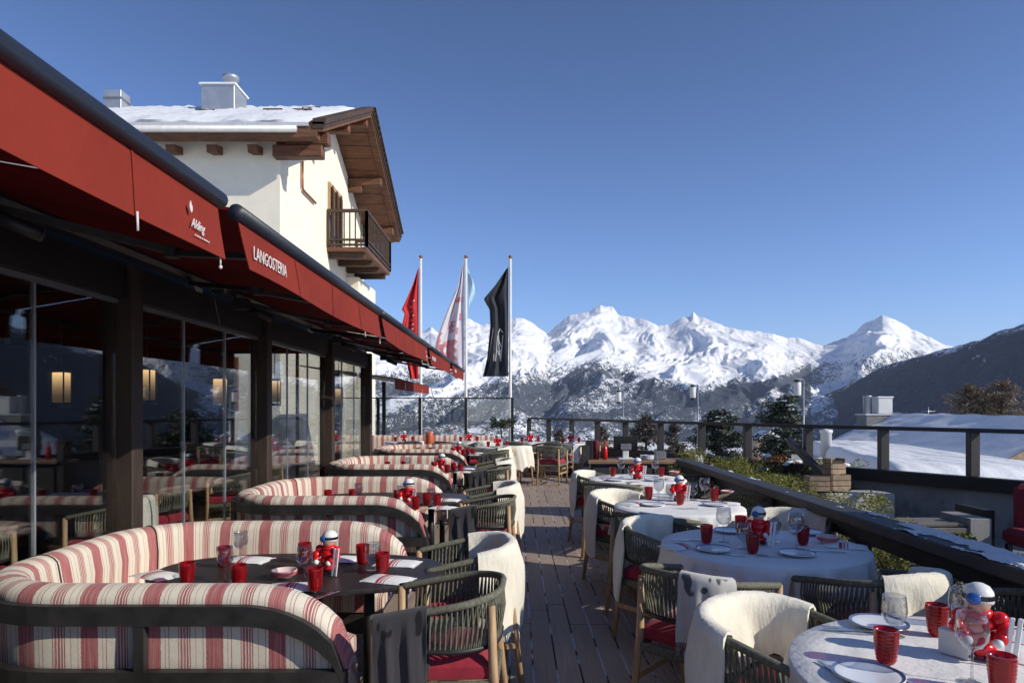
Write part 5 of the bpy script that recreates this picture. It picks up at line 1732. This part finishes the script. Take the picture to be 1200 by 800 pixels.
# ------------------------------------------------------------------ plants
def leaf_cards(b, centre, rad, n, size, rnd, flat=.5, droop=0.0):
    for _ in range(n):
        while True:
            q = Vector((rnd.uniform(-1, 1), rnd.uniform(-1, 1), rnd.uniform(-1, 1)))
            if .05 < q.length < 1: break
        q = q * (q.length ** -.45)
        p = Vector(centre) + Vector((q.x * rad[0], q.y * rad[1], q.z * rad[2]))
        d = Vector((rnd.gauss(0, 1), rnd.gauss(0, 1), rnd.gauss(0, flat) - droop)).normalized() * size * rnd.uniform(.6, 1.4)
        s = d.cross(Vector((rnd.gauss(0, 1), rnd.gauss(0, 1), rnd.gauss(0, 1)))).normalized() * size * .26
        b.add([p - s * .3, p + d * .5 - s, p + d, p + d * .5 + s], [(0, 1, 2, 3)])


hl = ['first', 'second', 'third', 'fourth', 'fifth', 'sixth', 'seventh', 'eighth', 'ninth']
protos = []
for v in range(3):
    rnd = random.Random(60 + v); b = MB()
    for _ in range(26):
        c = (rnd.gauss(0, .22), rnd.gauss(0, .30), rnd.uniform(.25, .66))
        leaf_cards(b, c, (.13, .14, .10), 190, .028, rnd, .9, -.5)
    protos.append(b.mesh('foliage', MT['hedge']))
b = MB(); rnd = random.Random(3)
for _ in range(9):
    a = rnd.uniform(0, 6.28); b.tube([(0, 0, .02), (.12 * math.cos(a), .14 * math.sin(a), .3), (.24 * math.cos(a), .3 * math.sin(a), .55)], [.014, .009, .004], 5)
stems = b.mesh('stem', MT['bark'])
for i in range(9):
    yk = 3.0 + i * .86
    o = thing('shrub', f'yellow green evergreen shrub behind the inner railing, {hl[i]} from the near end', 'shrub', (2.86 + .1 * math.sin(i * 2.1), yk, .06), i * 1.3, 'evergreen shrubs along the inner railing')
    o.scale = (1, 1, .92 + .12 * math.sin(i * 1.7) + max(0, i - 3) * .045)
    for me in (protos[i % 3], stems):
        c = bpy.data.objects.new(me.name.split('.')[0], me); COL.objects.link(c); c.parent = o
t = thing('planter', 'long dark timber planter behind the inner railing holding the evergreen shrubs', 'planter', (2.86, 6.4, 0))
MB().box((0, 0, .02), (.66, 7.9, .12), bev=.01).build('box', MT['beam'], t)
rnd = random.Random(5)
for i, (x, y, h_) in enumerate(((4.35, 11.5, .78), (3.7, 11.7, .72), (4.9, 10.6, .8), (4.15, 10.2, .62))):
    o = thing('shrub', ['orange tipped shrub with snow beyond the railing, by the diagonal handrail', 'low orange tipped shrub just past the far end of the inner railing', 'shrub beside the pale wooden crates', 'small shrub before the diagonal handrail'][i], 'shrub', (x, y, -.05), 0, 'small shrubs on the upper terrace')
    b = MB()
    for _ in range(16): leaf_cards(b, (rnd.gauss(0, .28), rnd.gauss(0, .22), rnd.uniform(.2, h_)), (.12, .12, .1), 110, .04, rnd, .9, -.4)
    b.build('foliage', MT['hedge'], o)
    b = MB()
    for _ in range(4 if i < 2 else 1): leaf_cards(b, (rnd.gauss(0, .3), rnd.gauss(0, .2), h_ * rnd.uniform(.7, 1.1)), (.10, .10, .06), 60, .045, rnd, .9)
    b.build('tips', MT['petal'], o)
    if i in (0, 2):
        b = MB()
        for _ in range(6):
            b = MB(); b.ball((rnd.gauss(0, .25), rnd.gauss(0, .2), h_ * rnd.uniform(.75, 1.08)), rnd.uniform(.04, .08), n=9, m=6, sc=(1.3, 1.1, .5)); b.build('snow_clump', MT['snow'], o)


def conifer(name, lab, x, y, z0, h_, r_, mat, seed, n=60, dens=70, grp=None, size=.16, up=.15, pw=.62, snow=False):
    rnd = random.Random(seed)
    t = thing(name, lab, 'tree', (x, y, z0), 0, grp)
    b = MB(); b.tube([(0, 0, 0), (.03 * h_ * .1, 0, h_ * .5), (0, 0, h_ * .97)], [h_ * .028, h_ * .018, h_ * .004], 8)
    cr = MB(); sn = MB()
    for i in range(n):
        f = rnd.uniform(.08, 1) ** .9
        z = h_ * f
        a = rnd.uniform(0, 6.28)
        L = r_ * (1 - f) ** pw * rnd.uniform(.55, 1.12) * (1 + .25 * math.sin(a * 2 + seed)) + .03 * h_ * .3
        d = Vector((math.cos(a), math.sin(a), rnd.uniform(-.12, up)))
        e = Vector((0, 0, z)) + d * L
        b.tube([(0, 0, z), Vector((0, 0, z)) + d * L * .6, e], [.012 * h_ * .35, .007 * h_ * .3, .003], 5, cap=False)
        for k in range(4):
            c = Vector((0, 0, z)) + d * L * (.35 + .22 * k)
            leaf_cards(cr, c, (L * .26 + .05, L * .26 + .05, .13 + .06 * L), int(dens * (.6 + .4 * (k / 3))), size, rnd, .5, .1)
            if snow and rnd.random() < .35: leaf_cards(sn, c + Vector((0, 0, .06)), (L * .2 + .04, L * .2 + .04, .04), int(dens * .25), size * 1.1, rnd, .15)
    b.build('trunk', MT['bark'], t); cr.build('crown', mat, t)
    if snow: sn.build('snow', MT['snow'], t)
    return t


p = at(917, 545, 27); conifer('pine_tree', 'larger dark snow dusted pine behind the railing, under the nearest lamp', p.x, p.y, -4.8, 4.8 + H + (HY - 466) * 27 / F, 1.35, MT['conifer'], 3, 110, 60, 'pines beyond the railing', .13, .4, .27, snow=True)
p = at(843, 545, 30); conifer('pine_tree', 'small dark pine behind the railing beside the middle pole lamp', p.x, p.y, -4.8, 4.8 + H + (HY - 484) * 30 / F, 1.5, MT['conifer'], 9, 110, 55, 'pines beyond the railing', .14, .3, .4, snow=True)
for i, (x, yt, Yt, lab) in enumerate(((1137, 453, 62, 'left one of the three bare brown larches behind the snowy roof'), (1160, 458, 66, 'middle one of the three bare brown larches behind the snowy roof'), (1174, 448, 60, 'right one of the three bare brown larches behind the snowy roof'))):
    p = at(x, 500, Yt)
    conifer('larch_tree', lab, p.x, p.y, -5, 5 + H + (HY - yt) * Yt / F, 2.7, MT['larch'], 20 + i, 150, 22, 'brown larches behind the snowy roof', .20, .8, .5)
for i, (x, yt, Yt, rr_, lab) in enumerate(((757, 490, 34, 1.5, 'bare grey brown bush tree right of the till, beyond the railing'), (705, 503, 36, 1.3, 'low bare bush tree behind the outer railing posts above the till'), (790, 500, 38, 1.3, 'bare bush tree beside the small pine'), (655, 507, 40, 1.2, 'low grey bush tree behind the far white tables'))):
    p = at(x, 500, Yt)
    conifer('bush_tree', lab, p.x, p.y, -5, 5 + H + (HY - yt) * Yt / F, rr_, MT['brush'], 40 + i, 90, 34, 'bare bush trees beyond the railing', .16, .8)

p = at(897, 530, 120)
t = thing('far_house', 'small far house with a snowy roof half hidden by the larger pine', 'house', (p.x, p.y, -9.2))
MB().box((0, 0, 2.6), (4.2, 4, 5.2)).build('wall', MT['pale_wood'], t)
b = MB(); b.hull([(-2.5, -2.4, 5.2), (2.5, -2.4, 5.2), (0, -2.4, 6.7)], [(-2.5, 2.4, 5.2), (2.5, 2.4, 5.2), (0, 2.4, 6.7)]); b.build('roof', MT['snow'], t)
MB().box((.9, -2.02, 3.6), (1.0, .08, 1.2)).build('shutter', MT['petal'], t)
o = MB().lathe([(.07, 0), (.07, .42), (.06, .45), (.0005, .46)], n=16).build('orange_lantern', MT['orange'], None, (-2.05, 16.3, .0)); tag(o, 'orange cylinder standing before the far banquette', 'cylinder'); o.scale = (1.4, 1.4, 2.2)
# potted tree by the glass screen
p = at(587, 510, 18.4)
t = thing('potted_tree', 'small clipped green tree in a pot at the right end of the glass screen', 'plant', (p.x, p.y, 0))
b = MB(); b.lathe([(.16, 0), (.21, .38), (.19, .38), (.18, .34), (.0005, .34)], n=20); b.build('pot', MT['frame'], t)
b = MB(); b.tube([(0, 0, .3), (.02, 0, .7), (0, 0, 1.1)], .02, 6); b.build('stem', MT['bark'], t)
rnd = random.Random(8); b = MB()
for _ in range(16): leaf_cards(b, (rnd.gauss(0, .17), rnd.gauss(0, .12), 1.16 + rnd.gauss(0, .05)), (.09, .09, .07), 80, .05, rnd, .9)
b.build('foliage', MT['leaf'], t)

# ------------------------------------------------------------------ upper terrace things on the right
t = thing('slatted_bench', 'long dark slatted wooden bench with a pale end beyond the shrubs', 'bench', (3.72, 7.3, -.05))
for k in range(4): MB().box((-.05, -.30 + k * .10, .45), (1.9, .070, .035), bev=.005).build('slat', MT['slat'], t)
for k in range(4): MB().box((-.05, -.35, .08 + k * .105), (1.9, .03, .058), bev=.004).build('slat', MT['slat'], t)
for x in (-.9, 0): MB().box((x, 0, .2), (.08, .62, .42)).build('leg', MT['beam'], t)
MB().box((1.0, -.13, .26), (.22, .50, .52), bev=.006).build('end_block', MT['stone'], t)
MB().box((1.22, .05, .28), (.10, .5, .60), bev=.006).build('end_post', MT['beam'], t)
LZ = .44
p = at(985, 572, 9.6)
t = thing('stone_ledge', 'pale stone ledge under the wooden crates, beyond the shrubs', 'ledge', (p.x + .35, p.y, -.05))
b = MB(); b.box((-.18, 0, LZ / 2 + .02), (.95, .44, LZ), bev=.01); b.build('ledge', MT['ledge'], t)
cl = ['left one of the pale wooden crates on the stone ledge', 'right one of the pale wooden crates on the stone ledge', 'topmost pale wooden crate with a dark opening, against the snowy roof']
for i, (dx, z0, sx, sz) in enumerate(((-.34, 0, .30, .25), (-.06, 0, .29, .27), (-.10, .236, .24, .26))):
    t = thing('wooden_crate', cl[i], 'crate', (p.x + dx, p.y - .02, LZ - .008 + z0), R((-8, 6, 14)[i]), 'pale wooden crates'); t.scale = (.86, .86, .86)
    b = MB()
    for k in range(3):
        z = sz * (k + .5) / 3
        if not (i == 2 and k == 2): b.box((0, -sx * .42, z), (sx, .018, sz / 3 - .012))
        b.box((0, sx * .42, z), (sx, .018, sz / 3 - .012)); b.box((-sx / 2 - .010, 0, z), (.018, sx * .86, sz / 3 - .012)); b.box((sx / 2 + .010, 0, z), (.018, sx * .86, sz / 3 - .012))
    b.build('boards', MT['pale_wood'], t)
    b = MB(); b.box((0, 0, sz / 2 - .02), (sx - .02, sx * .74, sz - .05)); b.build('inside', MT['post'], t)
a, c = at(925, 516, 11.6), at(974, 566, 9.6)
o = MB().bar(a, c, .09, .12, bev=.008).build('handrail', MT['beam']); tag(o, 'dark diagonal handrail in front of the wooden crates', 'handrail')
q = thing('stair_post', 'short dark post ending the diagonal handrail', 'post', (c.x, c.y, -.05)); MB().box((0, 0, .35), (.1, .1, .7), bev=.006).build('post', MT['beam'], q)
# wine red lounge chair at the right edge
t = thing('lounge_chair', 'wine red padded lounge chair at the right edge, beyond the snowy hand board', 'chair', (5.28, 6.6, -.05))
MB().box((0, 0, .36), (.72, .70, .17), bev=.05).build('seat_cushion', MT['parasol'], t)
MB().box((.06, .28, .60), (.60, .16, .56), bev=.05).build('backrest', MT['parasol'], t)
for sx in (-1, 1):
    for sy in (-1, 1): MB().box((sx * .30, sy * .29, .14), (.045, .045, .28)).build('leg', MT['beam'], t)
# timber panel added out of frame on the right, shading the second white table
t = thing('added_shade_panel', 'tall dark timber panel added out of view to shade the second white table', 'screen', (3.25, 3.48, -.05))
for k in range(9): MB().box((0, -.62 + k * .155, 1.27), (.035, .145, 2.05), bev=.004).build('board', MT['rail'], t)
for y in (-.74, .74): MB().box((0, y, 1.18), (.09, .09, 2.36), bev=.006).build('post', MT['beam'], t)

# ------------------------------------------------------------------ the neighbour's snowy roofs
nb = thing('neighbour_house', 'neighbouring house below the terrace with a wide snow covered gable roof', 'house', (15.3, 23, 0))
ridge = [Vector((14.3, 17.6, 1.10)), Vector((14.9, 28.0, 1.12))]
eave = [Vector((12.35, 18.0, -.24)), Vector((12.0, 27.6, -.24))]
o0 = Vector((15.3, 23, 0))


def snow_plane(name, A, B, C_, D, parent, org, th=.22, seed=0):
    """thick soft snow lying on the quad A B (low edge) C D (high edge)"""
    nx, ny = 50, 30; rows = []
    for i in range(nx + 1):
        f = i / nx; r_ = []
        for j in range(ny + 1):
            g = j / ny
            p_ = A.lerp(B, f).lerp(D.lerp(C_, f), g) - org
            e = min(1, min(f, 1 - f) * 14, g * 12 + .12) ** .5
            r_.append((p_.x, p_.y, p_.z + th * e + .03 * math.sin(f * 9 + seed) * math.sin(g * 6) * e + .012 * math.sin(f * 41 + g * 17) + .05 * e * float(fbm(np.array([f * 5.0 + seed]), np.array([g * 4.0]), 4, 7)[0])))
        rows.append(r_)
    b = MB(); b.grid(rows)
    lo = lambda q: (q[0], q[1], q[2] - th * .45)
    b.grid([[lo(r_[0]), r_[0]] for r_ in rows]); b.grid([[lo(q), q] for q in rows[0]]); b.grid([[lo(q), q] for q in rows[-1]])
    return b.build(name, MT['snow'], parent)


far_e = [Vector((16.4, 17.3, -.25)), Vector((17.6, 28.4, -.25))]
b = MB(); dn = Vector((0, 0, -.14))
b.hull([eave[0] - o0, ridge[0] - o0, far_e[0] - o0, far_e[0] + dn - o0, ridge[0] + dn - o0, eave[0] + dn - o0], [eave[1] - o0, ridge[1] - o0, far_e[1] - o0, far_e[1] + dn - o0, ridge[1] + dn - o0, eave[1] + dn - o0])
rf = b.build('roof', MT['pale_wood'], nb)
snow_plane('snow', eave[0], eave[1], ridge[1], ridge[0], rf, o0, .26)
snow_plane('snow', far_e[0], far_e[1], ridge[1], ridge[0], rf, o0, .26, 2)
b = MB(); b.slab([(12.95 - 15.3, 18.7 - 23), (16.1 - 15.3, 18.3 - 23), (17.2 - 15.3, 27.8 - 23), (12.4 - 15.3, 27.3 - 23)], -5, -.35); b.build('wall', MT['plaster'], nb)
p = at(1026, 500, 27.0)
c1 = MB().box((p.x - 15.3, 4.0, .55), (1.15, .8, 1.5), bev=.02).build('chimney', MT['stone'], nb)
MB().lathe([(.14, 1.3), (.14, 2.0), (.17, 2.01), (.17, 2.06), (.0005, 2.06)], (p.x - 15.3 - .34, 4, 0), 16).build('flue', MT['zinc'], c1)
MB().box((p.x - 15.3 + .26, 4, 1.66), (.56, .5, .62), bev=.02).build('vent', MT['pale'], c1)
MB().box((p.x - 15.3 + .26, 4, 2.0), (.62, .56, .05)).build('snow', MT['snow'], c1)
MB().box((p.x - 15.3, 4, 1.315), (1.2, .86, .04)).build('snow', MT['snow'], c1)
p = at(1088, 492, 24)
q0, q1 = eave[0] - o0 + Vector((-.2, -.12, -.12)), ridge[0] - o0 + Vector((.1, -.12, -.06))
MB().bar(q0, q1, .05, .34).build('verge_board', MT['pale_wood'], rf)
MB().bar(q0 + Vector((0, .5, -.42)), q1 + Vector((0, .5, -.42)), .06, .5).build('gable_trim', MT['stone'], rf)
t = thing('antenna', 'thin roof antenna with a cross bar on the snowy ridge', 'antenna', (p.x, p.y, 1.0))
b = MB(); b.tube([(0, 0, 0), (0, 0, .62)], .012, 6); b.tube([(-.24, 0, .46), (.24, 0, .46)], .009, 6); b.build('mast', MT['alu'], t)

lh = thing('low_annexe', 'low annexe with a flat bright snow covered roof left of the wide roof', 'house', (10.3, 18, 0))
o1 = Vector((10.3, 18, 0))
b = MB(); b.slab([(-1.9, -3.2), (1.75, -3.2), (1.75, 4.6), (-1.0, 5.0)], -5, .02); b.build('wall', MT['plaster'], lh)
snow_plane('roof_snow', Vector((8.2, 14.6, .02)), Vector((12.2, 14.6, .0)), Vector((12.2, 23, .18)), Vector((9.9, 23, .18)), lh, o1, .3, 1)
p = at(968, 512, 21)
c1 = MB().lathe([(.16, 0), (.16, 1.0), (.19, 1.02), (.19, 1.10), (.0005, 1.14)], (p.x - 10.3, 3, -.2), 18).build('chimney', MT['pale'], lh)

# ------------------------------------------------------------------ mountain air
hz = NT('mountain_air')
pv = hz.t.nodes.new('ShaderNodeVolumePrincipled')
pv.inputs['Color'].default_value = (.72, .82, 1.0, 1); pv.inputs['Density'].default_value = 4.2e-5; pv.inputs['Anisotropy'].default_value = .1
hz.t.links.new(pv.outputs[0], hz.out.inputs['Volume'])
zs = [c_[2] for n_ in ('snow_mountains', 'wooded_ridge', 'snowy_ground') for c_ in bpy.data.objects[n_].bound_box]
z0_, z1_ = min(zs) - 1.0, max(zs) + 4.0
b = MB(); b.box((0, 6900, (z0_ + z1_) / 2), (29200, 15400, z1_ - z0_))
o = b.build('haze', hz.m); tag(o, kind='stuff')
